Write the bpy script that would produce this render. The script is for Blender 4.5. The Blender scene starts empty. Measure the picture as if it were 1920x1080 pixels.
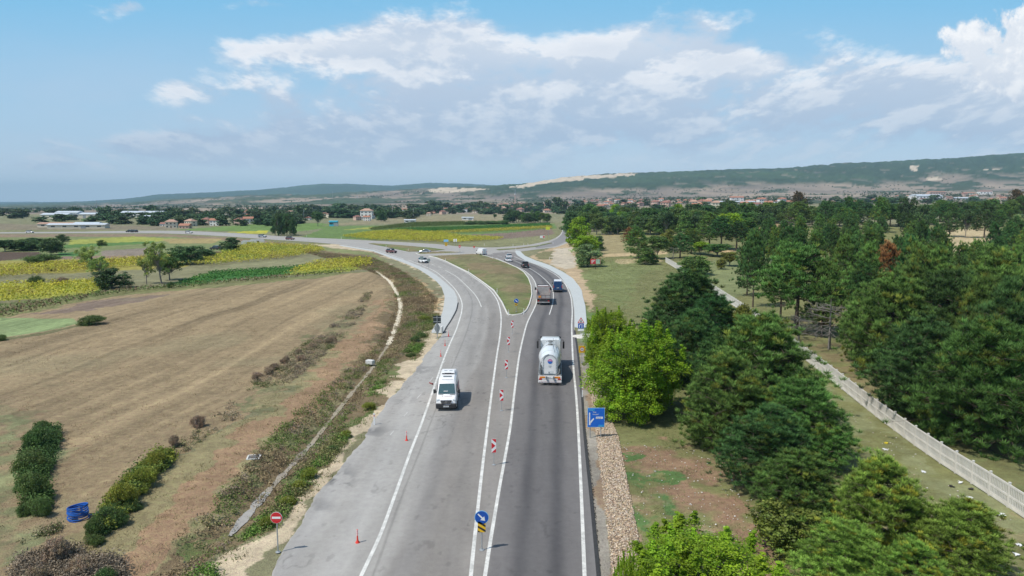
import bpy, math, random
import numpy as np
from mathutils import Vector
from mathutils.geometry import tessellate_polygon
R = math.radians
random.seed(7); rng = np.random.default_rng(7)
SC = bpy.context.scene; COL = SC.collection

# ------------------------------------------------ camera, light, sky
HC, F, PITCH = 19.5, 1320.0, math.atan(162/1320.0)
CP, SP = math.cos(PITCH), math.sin(PITCH)
cam = bpy.data.cameras.new('camera'); cam.sensor_width = 36; cam.lens = 36*F/1920; cam.clip_start = .5; cam.clip_end = 40000
camo = bpy.data.objects.new('camera', cam); COL.objects.link(camo)
camo.location = (0, 0, HC); camo.rotation_euler = (math.pi/2-PITCH, 0, 0); SC.camera = camo
SC.view_settings.view_transform = 'Standard'; SC.view_settings.look = 'None'; SC.view_settings.gamma = 1
SC.view_settings.exposure = 0.08
SUN_EL, SUN_AZ = R(58), math.atan2(-.85, -.5)       # direction TOWARDS the sun, measured from +y to +x
sund = Vector((math.sin(SUN_AZ)*math.cos(SUN_EL), math.cos(SUN_AZ)*math.cos(SUN_EL), math.sin(SUN_EL)))
sl = bpy.data.lights.new('sun', 'SUN'); sl.energy = 3.8; sl.angle = R(.6); sl.color = (1, .94, .85)
so = bpy.data.objects.new('sun', sl); COL.objects.link(so); so.rotation_euler = (-sund).to_track_quat('-Z', 'Y').to_euler()

class NT:
    """small helper to write node graphs as expressions"""
    def __init__(s, tree): s.t = tree; s.n = tree.nodes; s.l = tree.links
    def node(s, typ, **kw):
        n = s.n.new(typ)
        for k, v in kw.items(): setattr(n, k, v)
        return n
    def put(s, sock, v):
        if v is None: return
        if isinstance(v, bpy.types.NodeSocket): s.l.new(v, sock)
        else:
            if isinstance(v, (tuple, list)) and len(v) == 3 and sock.type == 'RGBA': v = (*v, 1)
            sock.default_value = v
    def m(s, op, a, b=None, c=None, clamp=False):
        n = s.node('ShaderNodeMath', operation=op, use_clamp=clamp)
        for i, v in enumerate((a, b, c)): s.put(n.inputs[i], v)
        return n.outputs[0]
    def add(s, a, b): return s.m('ADD', a, b)
    def mul(s, a, b): return s.m('MULTIPLY', a, b)
    def ss(s, v, lo, hi, a=0., b=1., interp='SMOOTHSTEP'):
        n = s.node('ShaderNodeMapRange', interpolation_type=interp)
        for k, x in zip(('Value', 'From Min', 'From Max', 'To Min', 'To Max'), (v, lo, hi, a, b)): s.put(n.inputs[k], x)
        return n.outputs[0]
    def mix(s, f, a, b, bt='MIX'):
        n = s.node('ShaderNodeMix', data_type='RGBA', blend_type=bt)
        s.put(n.inputs[0], f); s.put(n.inputs[6], a); s.put(n.inputs[7], b); return n.outputs[2]
    def noise(s, vec, scale, detail=4, rough=.55, dist=0., col=False, dim='3D'):
        n = s.node('ShaderNodeTexNoise', noise_dimensions=dim)
        s.put(n.inputs['Vector'], vec); s.put(n.inputs['Scale'], scale); n.inputs['Detail'].default_value = detail
        n.inputs['Roughness'].default_value = rough; n.inputs['Distortion'].default_value = dist
        return n.outputs[1 if col else 0]
    def xyz(s, x, y, z=0.):
        n = s.node('ShaderNodeCombineXYZ')
        for i, v in enumerate((x, y, z)): s.put(n.inputs[i], v)
        return n.outputs[0]
    def sep(s, v):
        n = s.node('ShaderNodeSeparateXYZ'); s.put(n.inputs[0], v); return n.outputs
    def geo(s): return s.node('ShaderNodeNewGeometry').outputs['Position']

def make_world():
    w = bpy.data.worlds.new('World'); SC.world = w; w.use_nodes = True
    t = NT(w.node_tree); t.n.clear()
    sky = t.node('ShaderNodeTexSky', sky_type='NISHITA'); sky.sun_disc = False
    sky.sun_elevation = SUN_EL; sky.sun_rotation = SUN_AZ; sky.air_density = 1.0; sky.dust_density = 1.6; sky.ozone_density = 1.6
    d = t.sep(t.node('ShaderNodeTexCoord').outputs['Generated'])
    ay = t.m('MAXIMUM', t.m('ABSOLUTE', d[1]), .3)
    X = t.m('DIVIDE', d[0], ay); Z = t.m('DIVIDE', t.m('MAXIMUM', d[2], 0.), ay)
    def dens(dx, dz):
        x = t.add(X, dx); z = t.add(Z, dz)
        px = t.m('DIVIDE', x, t.add(z, .30)); pz = t.mul(t.m('LOGARITHM', t.add(z, .22), math.e), 1.6)
        v = t.xyz(px, pz, 3.3)
        n1 = t.noise(v, 3.6, 12, .60, .12); n2 = t.noise(v, 13., 8, .62)
        return t.add(t.mul(n1, .76), t.mul(n2, .24))
    blobs = [(.73, .16, .12, .05, .20), (.66, .15, .10, .03, .20), (-.26, .208, .11, .014, .30), (-.12, .222, .06, .03, .26), (.09, .195, .10, .028, .20), (.19, .215, .06, .022, .18),
             (.0, .15, .22, .045, .10), (.27, .215, .035, .03, .15), (.33, .188, .05, .012, .22), (-.47, .155, .03, .014, .26), (-.53, .262, .02, .010, .22),
             (-.37, .268, .05, .008, .20), (-.7, .275, .15, .02, .10), (.45, .11, .4, .045, .10), (-.2, .09, .35, .04, .12), (.35, .135, .3, .035, .10), (-.05, .143, .05, .012, .14), (-.50, .078, .14, .012, .24), (-.30, .062, .12, .014, .26), (-.05, .10, .2, .012, .12), (-.62, .05, .1, .01, .16)]
    bias = None
    for (cx, cz, sx, sz, a) in blobs:
        u = t.mul(t.add(X, -cx), 1/sx); v = t.mul(t.add(Z, -cz), 1/sz)
        g = t.mul(t.m('EXPONENT', t.mul(t.add(t.mul(u, u), t.mul(v, v)), -.5)), a)
        bias = g if bias is None else t.add(bias, g)
    bias = t.add(bias, t.ss(Z, .23, .30, -.03, -.09)); bias = t.add(bias, t.ss(X, -.30, -.62, 0., -.10))
    n0 = t.add(dens(0, 0), bias); dz_ = t.add(t.mul(Z, .085), .011); nU = t.add(dens(-.010, dz_), bias)
    cov = t.ss(n0, .52, .71); core = t.ss(n0, .60, .90)
    lit = t.ss(t.m('SUBTRACT', n0, nU), -.035, .105)
    # cloud colours relative to the sky strength
    high = t.ss(Z, .06, .20)
    lit2 = t.m('MINIMUM', t.add(t.mul(lit, t.add(.62, t.mul(high, .36))), t.mul(high, .10)), 1.)
    for (cx, cz, sx, sz, a) in ((.74, .21, .07, .055, .75), (.10, .215, .10, .018, .45), (-.22, .212, .12, .012, .5), (.33, .188, .03, .010, .6), (-.47, .157, .02, .012, .5)):
        u = t.mul(t.add(X, -cx), 1/sx); v = t.mul(t.add(Z, -cz), 1/sz); lit2 = t.add(lit2, t.mul(t.m('EXPONENT', t.mul(t.add(t.mul(u, u), t.mul(v, v)), -.5)), a))
    lit2 = t.m('MINIMUM', lit2, 1.)
    cc = t.mix(lit2, t.mix(high, (4.0, 5.2, 6.9), (4.9, 6.0, 7.5)), t.mix(high, (6.7, 7.5, 8.5), (8.9, 9.1, 9.5)))
    cc = t.mix(t.mul(core, .40), cc, (4.7, 5.7, 7.1))
    base = t.mix(1., sky.outputs[0], (.86, 1.02, 1.10), 'MULTIPLY')
    base = t.mix(t.ss(Z, .34, .8, .9, .0), base, t.mix(t.ss(Z, .03, .27, interp='LINEAR'), (5.2, 6.8, 8.3), (2.3, 5.5, 8.3)))
    # thin high veil and pale air low down at the left
    veil = t.mul(t.ss(Z, .30, .02), t.ss(t.noise(t.xyz(t.mul(X, 1.2), t.mul(Z, 5.), 1.), 2.2, 5, .6), .3, .75, .12, .62))
    base = t.mix(veil, base, (5.4, 6.3, 7.8))
    # one big cumulus towering at the right
    u = t.mul(t.add(X, -.86), 1/.245); v = t.mul(t.add(Z, -.19), 1/.115); v = t.mul(v, t.ss(Z, .10, .20, 1.5, 1.))
    cn = t.add(t.mul(t.noise(t.xyz(t.mul(X, 1.), Z, 7.), 11., 10, .58, .2), .75), t.mul(t.noise(t.xyz(X, Z, 2.), 34., 6, .6), .25))
    cu = t.add(t.m('SQRT', t.add(t.mul(u, u), t.mul(v, v))), t.mul(t.add(cn, -.5), -1.7)); cum = t.ss(cu, 1.03, .90)
    cn2 = t.add(t.mul(t.noise(t.xyz(t.add(X, -.010), t.add(Z, .020), 7.), 11., 10, .58, .2), .75), t.mul(t.noise(t.xyz(t.add(X, -.006), t.add(Z, .010), 2.), 34., 6, .6), .25))
    cl = t.add(t.ss(t.m('SUBTRACT', cn, cn2), -.05, .09, 0., .5), t.ss(Z, .10, .21, 0., .62)); cl = t.m('MINIMUM', cl, 1.)
    cc = t.mix(cum, cc, t.mix(cl, (4.9, 5.8, 7.2), (9.4, 9.5, 9.7))); cov = t.m('MAXIMUM', cov, cum)
    fade = t.mul(cov, t.ss(Z, .0, .045, .35, .97))
    fade = t.mul(fade, t.ss(Z, .45, .9, 1., .35))
    c = t.mix(fade, base, cc)
    low = t.mul(t.ss(Z, .10, .0), t.ss(X, -.8, .2, .45, .75))
    c = t.mix(low, c, (6.7, 7.8, 8.8))
    c = t.mix(t.ss(t.mul(d[2], -1.), 0., .05), c, (2., 2.1, 1.8))
    bg = t.node('ShaderNodeBackground'); t.put(bg.inputs[0], c); bg.inputs[1].default_value = .1
    t.l.new(bg.outputs[0], t.node('ShaderNodeOutputWorld').inputs[0])
make_world()

# ------------------------------------------------ noise, camera mapping, terrain
def _hash(ix, iy, s):
    h = (ix*374761393 + iy*668265263 + s*2147483647) & 0xffffffff
    h = ((h ^ (h >> 13))*1274126177) & 0xffffffff
    return ((h ^ (h >> 16)) & 0xffff)/65535.0
def vnoise(x, y, s=0):
    x = np.asarray(x, float); y = np.asarray(y, float)
    ix = np.floor(x).astype(np.int64); iy = np.floor(y).astype(np.int64)
    fx = x-ix; fy = y-iy; fx = fx*fx*(3-2*fx); fy = fy*fy*(3-2*fy)
    a = _hash(ix, iy, s); b = _hash(ix+1, iy, s); c = _hash(ix, iy+1, s); d = _hash(ix+1, iy+1, s)
    return (a*(1-fx)+b*fx)*(1-fy)+(c*(1-fx)+d*fx)*fy
def fbm(x, y, o=4, s=0, g=.5):
    v = 0; a = 1; t = 0
    for i in range(o):
        v = v+a*vnoise(x, y, s+i*17); t += a; a *= g; x = x*2.03+7.1; y = y*2.03+3.7
    return v/t
def sstep(v, a, b):
    t = np.clip((v-a)/(b-a), 0, 1); return t*t*(3-2*t)
def proj(x, y, z):
    dep = y*CP-(z-HC)*SP; up = y*SP+(z-HC)*CP
    dep = np.maximum(dep, .5)
    return 960+F*x/dep, 540-F*up/dep
def atY(px, py, Y):
    """point of the view ray through a photo pixel at world depth Y"""
    dx, dy, dz = px-960, F*CP+(540-py)*SP, -F*SP+(540-py)*CP
    t = Y/dy; return dx*t, HC+dz*t
KP = np.array([-400, 0, 150, 235, 300, 400, 480, 560, 605, 700, 740, 800, 860, 920, 1000, 1060, 1140, 1190, 1260, 1400, 1600, 1780, 1920, 2400.])
YA = np.interp(KP, [0, 300, 600, 900, 1200, 1500, 1920], [392, 387, 382, 377, 370, 364, 354])
YB = np.interp(KP, [0, 235, 300, 450, 600, 740, 800, 900, 960, 1000, 1060, 1140, 1190, 1260, 1400, 1600, 1780, 1920], [390, 384, 377, 371, 366, 359, 353, 352, 352, 346, 336, 331, 329, 326, 320, 309, 300, 289])
YC = np.interp(KP, [0, 150, 235, 300, 400, 480, 560, 605, 700, 740, 800, 860, 920, 1000, 1920], [385, 380, 375, 367, 362, 358, 350, 345, 348, 349.5, 345, 346, 349, 356, 350])
def _zk(yk, Y): return np.array([atY(960, p, Y)[1] for p in yk])
ZA, ZB, ZC_ = _zk(YA, 2600.), _zk(YB, 4500.), _zk(YC, 9500.)
def terr(x, y):
    x = np.asarray(x, float); y = np.asarray(y, float)
    yy = np.maximum(y, 1.); u = x/yy; px = 960+1330*u
    rise = 9.*sstep(y, 150, 480)*sstep(u, .095, .30)+8.*sstep(y, 480, 1250)*sstep(u, .02, .16)
    za, zb, zc = np.interp(px, KP, ZA), np.interp(px, KP, ZB), np.interp(px, KP, ZC_)
    zm = np.minimum(zb, zc)*.72
    def seg(a, b, y0, y1): return a+(b-a)*sstep(y, y0, y1)
    z = rise.copy() if hasattr(rise, 'copy') else rise
    z = np.where(y > 1300, rise+(za-rise)*np.clip((y-1300)/1300., 0, 1), z)
    z = np.where(y > 2600, za+(zb-za)*(.35*np.clip((y-2600)/1900., 0, 1)+.65*sstep(y, 2600, 4500)), z)
    z = np.where(y > 4500, seg(zb, zm, 4500, 6500), z)
    z = np.where(y > 6500, seg(zm, zc, 6500, 9500), z)
    z = np.where(y > 9500, seg(zc, zc*0, 9500, 14500), z)
    far = np.clip((y-1500)/4000., 0, 1)
    z = z+(fbm(x/420., y/420., 4, 5)-.5)*34*far+(fbm(x/90., y/120., 3, 9)-.5)*9*far
    return z
def G(px, py, dz=0.):
    """photo pixel -> point on the terrain"""
    dx, dy, dz_ = px-960, F*CP+(540-py)*SP, -F*SP+(540-py)*CP
    if py > 470 and px < 1000:
        t = -HC/dz_; return Vector((dx*t, dy*t, dz))
    Y = _GY; x = dx/dy*Y; zr = HC+dz_/dy*Y; d = zr-terr(x, Y); k = int(np.argmax(d <= 0))
    if d[k] > 0: k = len(Y)-1
    f = d[k-1]/(d[k-1]-d[k]) if k else 0; y = Y[k-1]+(Y[k]-Y[k-1])*f if k else Y[0]
    x = dx/dy*y; return Vector((x, y, float(terr(x, y))+dz))
_GY = np.geomspace(6, 9000, 420)
def GP(pts, dz=0.): return [G(a, b, dz) for a, b in pts]

# ------------------------------------------------ object helpers
def tag(o, label=None, cat=None, group=None, kind=None):
    if label: o['label'] = label
    if cat: o['category'] = cat
    if group: o['group'] = group
    if kind: o['kind'] = kind
    return o
def empty(name, loc, rz=0., label=None, cat=None, group=None, sc=None):
    o = bpy.data.objects.new(name, None); COL.objects.link(o); o.location = loc; o.rotation_euler = (0, 0, rz)
    if sc: o.scale = sc
    return tag(o, label, cat, group)
def link(name, me, parent=None, loc=None, rz=None, sc=None):
    o = bpy.data.objects.new(name, me); COL.objects.link(o)
    if parent: o.parent = parent
    if loc is not None: o.location = loc
    if rz is not None: o.rotation_euler = (0, 0, rz)
    if sc is not None: o.scale = sc
    return o
def copy_tree(o, parent=None):
    c = o.copy(); COL.objects.link(c); c.parent = parent
    for ch in list(o.children): copy_tree(ch, c)
    return c
def npmesh(name, V, Fc, mat=None, col=None, smooth=False, mi=None, uv=None):
    """V (n,3) array, Fc (m,k) array -> mesh; col: per-vertex colours"""
    me = bpy.data.meshes.new(name); V = np.asarray(V, np.float32); Fc = np.asarray(Fc, np.int32); k = Fc.shape[1]
    me.vertices.add(len(V)); me.vertices.foreach_set('co', V.ravel())
    me.loops.add(Fc.size); me.loops.foreach_set('vertex_index', Fc.ravel())
    me.polygons.add(len(Fc)); me.polygons.foreach_set('loop_start', np.arange(0, Fc.size, k, dtype=np.int32))
    me.polygons.foreach_set('loop_total', np.full(len(Fc), k, np.int32))
    if smooth: me.polygons.foreach_set('use_smooth', np.ones(len(Fc), bool))
    if col is not None:
        a = me.color_attributes.new('Col', 'FLOAT_COLOR', 'POINT')
        c = np.ones((len(V), 4), np.float32); c[:, :3] = col; a.data.foreach_set('color', c.ravel())
    me.update(calc_edges=True)
    for x in (mat if isinstance(mat, list) else [mat]):
        if x: me.materials.append(x)
    if mi is not None: me.polygons.foreach_set('material_index', np.asarray(mi, np.int32))
    me.validate(); return me

class MB:
    """collects simple shapes into one mesh"""
    def __init__(s): s.v = []; s.f = []
    def add(s, vs, fs):
        b = len(s.v); s.v += [tuple(x) for x in vs]; s.f += [tuple(b+i for i in f) for f in fs]; return s
    def box(s, x0, x1, y0, y1, z0, z1, bev=0.):
        if bev > 0:
            pr = [(x0+bev, y0), (x1-bev, y0), (x1, y0+bev), (x1, y1-bev), (x1-bev, y1), (x0+bev, y1), (x0, y1-bev), (x0, y0+bev)]
            def ring(ins, z): 
                cx, cy = (x0+x1)/2, (y0+y1)/2
                return [(cx+(a-cx)*(1-ins/abs(x1-x0)*2), cy+(b-cy)*(1-ins/abs(y1-y0)*2), z) for a, b in pr]
            return s.loft([ring(bev, z0), ring(0, z0+bev), ring(0, z1-bev), ring(bev, z1)])
        return s.add([(x0, y0, z0), (x1, y0, z0), (x1, y1, z0), (x0, y1, z0), (x0, y0, z1), (x1, y0, z1), (x1, y1, z1), (x0, y1, z1)],
                     [(0, 3, 2, 1), (4, 5, 6, 7), (0, 1, 5, 4), (1, 2, 6, 5), (2, 3, 7, 6), (3, 0, 4, 7)])
    def loft(s, rings, cap=True, closed=True):
        n = len(rings[0]); vs = [p for r in rings for p in r]; fs = []
        for i in range(len(rings)-1):
            for j in range(n if closed else n-1):
                k = (j+1) % n; fs.append((i*n+j, i*n+k, (i+1)*n+k, (i+1)*n+j))
        if cap: fs.append(tuple(range(n-1, -1, -1))); fs.append(tuple((len(rings)-1)*n+j for j in range(n)))
        return s.add(vs, fs)
    def tube(s, pts, r0, r1=None, n=8, cap=True):
        r1 = r0 if r1 is None else r1; pts = [Vector(p) for p in pts]; rings = []
        for i, p in enumerate(pts):
            d = (pts[min(i+1, len(pts)-1)]-pts[max(i-1, 0)]).normalized()
            a = d.cross(Vector((0, 0, 1)) if abs(d.z) < .9 else Vector((1, 0, 0))).normalized(); b = d.cross(a)
            r = r0+(r1-r0)*i/max(1, len(pts)-1)
            rings.append([tuple(p+(a*math.cos(q)+b*math.sin(q))*r) for q in [2*math.pi*k/n for k in range(n)]])
        return s.loft(rings, cap)
    def lathe(s, prof, axis='z', c=(0, 0, 0), n=24):
        rings = []
        for r, h in prof:
            rg = []
            for k in range(n):
                a, b = r*math.cos(2*math.pi*k/n), r*math.sin(2*math.pi*k/n)
                rg.append({'z': (c[0]+a, c[1]+b, c[2]+h), 'y': (c[0]+a, c[1]+h, c[2]+b), 'x': (c[0]+h, c[1]+a, c[2]+b)}[axis])
            rings.append(rg)
        return s.loft(rings)
    def prism(s, poly, y0, y1):
        """poly in x,z extruded along y"""
        return s.loft([[(x, y0, z) for x, z in poly], [(x, y1, z) for x, z in poly]])
    def mesh(s, name, mat, smooth=False):
        me = bpy.data.meshes.new(name); me.from_pydata(s.v, [], s.f)
        import bmesh
        bm = bmesh.new(); bm.from_mesh(me); bmesh.ops.recalc_face_normals(bm, faces=bm.faces); bm.to_mesh(me); bm.free()
        if smooth:
            for p in me.polygons: p.use_smooth = True
            try: me.set_sharp_from_angle(angle=R(38))
            except Exception: pass
        if mat: me.materials.append(mat)
        return me
    def build(s, name, mat, parent=None, smooth=False, loc=None): return link(name, s.mesh(name, mat, smooth), parent, loc)

def text(txt, size, mat, parent, loc, rot=(math.pi/2, 0, 0), name='lettering', depth=.004, align='LEFT', sx=1.):
    cu = bpy.data.curves.new('t', 'FONT'); cu.body = txt; cu.size = size; cu.extrude = depth; cu.align_x = align; cu.resolution_u = 3
    to = bpy.data.objects.new('t', cu); COL.objects.link(to)
    dg = bpy.context.evaluated_depsgraph_get(); me = bpy.data.meshes.new_from_object(to.evaluated_get(dg))
    bpy.data.objects.remove(to); me.name = name; me.materials.clear(); me.materials.append(mat)
    o = link(name, me, parent, loc); o.rotation_euler = rot; o.scale = (sx, 1, 1); return o

# ------------------------------------------------ materials
MATS = {}
def mat(name, col, rough=.6, metal=0., var=.12, scale=6., spec=.5, coat=0., bump=0., trans=0., emit=None):
    """plain procedural material: base colour broken up by noise at two scales"""
    if name in MATS: return MATS[name]
    m = bpy.data.materials.new(name); m.use_nodes = True; t = NT(m.node_tree); t.n.clear()
    p = t.node('ShaderNodeBsdfPrincipled'); o = t.node('ShaderNodeOutputMaterial'); t.l.new(p.outputs[0], o.inputs[0])
    co = t.node('ShaderNodeTexCoord').outputs['Object']
    n = t.noise(co, scale, 5, .6); n2 = t.noise(co, scale*7, 3, .6)
    f = t.ss(t.add(t.mul(n, .65), t.mul(n2, .35)), .3, .7, 1-var, 1+var)
    c = t.node('ShaderNodeMix', data_type='RGBA', blend_type='MULTIPLY'); c.inputs[0].default_value = 1
    t.put(c.inputs[6], col); t.put(c.inputs[7], t.xyz(f, f, f)); t.put(p.inputs['Base Color'], c.outputs[2])
    p.inputs['Roughness'].default_value = rough; p.inputs['Metallic'].default_value = metal
    p.inputs['Specular IOR Level'].default_value = spec; p.inputs['Coat Weight'].default_value = coat
    if bump:
        b = t.node('ShaderNodeBump'); b.inputs['Strength'].default_value = bump; b.inputs['Distance'].default_value = .05
        t.put(b.inputs['Height'], n2); t.l.new(b.outputs[0], p.inputs['Normal'])
    MATS[name] = m; return m
def leafmat(name, col, var=.35, hue=.04, trans=.28, rough=.55, spec=.25):
    if name in MATS: return MATS[name]
    m = bpy.data.materials.new(name); m.use_nodes = True; t = NT(m.node_tree); t.n.clear()
    p = t.node('ShaderNodeBsdfPrincipled'); o = t.node('ShaderNodeOutputMaterial')
    a = t.node('ShaderNodeAttribute', attribute_name='Col').outputs['Color']
    oi = t.node('ShaderNodeObjectInfo').outputs['Random']
    c = t.mix(1., col, a, 'MULTIPLY')
    hs = t.node('ShaderNodeHueSaturation'); t.put(hs.inputs['Color'], c)
    t.put(hs.inputs['Hue'], t.ss(oi, 0., 1., .5-hue, .5+hue, 'LINEAR')); t.put(hs.inputs['Value'], t.ss(t.m('FRACT', t.mul(oi, 7.31)), 0., 1., 1-var*.6, 1+var*.6, 'LINEAR'))
    t.put(p.inputs['Base Color'], hs.outputs[0]); p.inputs['Roughness'].default_value = rough; p.inputs['Specular IOR Level'].default_value = spec
    tr = t.node('ShaderNodeBsdfTranslucent'); t.put(tr.inputs[0], hs.outputs[0])
    mx = t.node('ShaderNodeMixShader'); mx.inputs[0].default_value = trans
    t.l.new(p.outputs[0], mx.inputs[1]); t.l.new(tr.outputs[0], mx.inputs[2]); t.l.new(mx.outputs[0], o.inputs[0])
    MATS[name] = m; return m
def groundmat(name, fine=9., amp=.30, bump=.5, rough=.95, coarse=.35, speck=0.):
    """albedo from the surface's own colour attribute, broken up by noise in world space"""
    if name in MATS: return MATS[name]
    m = bpy.data.materials.new(name); m.use_nodes = True; t = NT(m.node_tree); t.n.clear()
    p = t.node('ShaderNodeBsdfPrincipled'); o = t.node('ShaderNodeOutputMaterial'); t.l.new(p.outputs[0], o.inputs[0])
    a = t.node('ShaderNodeAttribute', attribute_name='Col').outputs['Color']; g = t.geo()
    n1 = t.noise(g, fine, 4, .7); n2 = t.noise(g, coarse, 6, .62); n3 = t.noise(g, 2.2, 5, .65)
    f = t.add(t.mul(n1, .4), t.add(t.mul(n2, .25), t.mul(n3, .35)))
    f = t.ss(f, .32, .68, 1-amp, 1+amp, 'LINEAR')
    c = t.mix(1., a, t.xyz(f, f, f), 'MULTIPLY')
    hs = t.node('ShaderNodeHueSaturation'); t.put(hs.inputs['Color'], c); t.put(hs.inputs['Hue'], t.ss(n3, .3, .7, .488, .512)); c = hs.outputs[0]
    if speck:
        v = t.node('ShaderNodeTexVoronoi', feature='F1'); t.put(v.inputs['Vector'], g); v.inputs['Scale'].default_value = 5.
        sp = t.mul(t.ss(v.outputs['Distance'], .16, .08), t.ss(t.noise(g, .8, 3), .5, .7))
        c = t.mix(t.mul(sp, speck), c, (.55, .50, .42))
    t.put(p.inputs['Base Color'], c); p.inputs['Roughness'].default_value = rough; p.inputs['Specular IOR Level'].default_value = .2
    if bump:
        b = t.node('ShaderNodeBump'); b.inputs['Strength'].default_value = bump; b.inputs['Distance'].default_value = .12
        t.put(b.inputs['Height'], t.add(n1, t.mul(n3, .8))); t.l.new(b.outputs[0], p.inputs['Normal'])
    MATS[name] = m; return m
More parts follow.
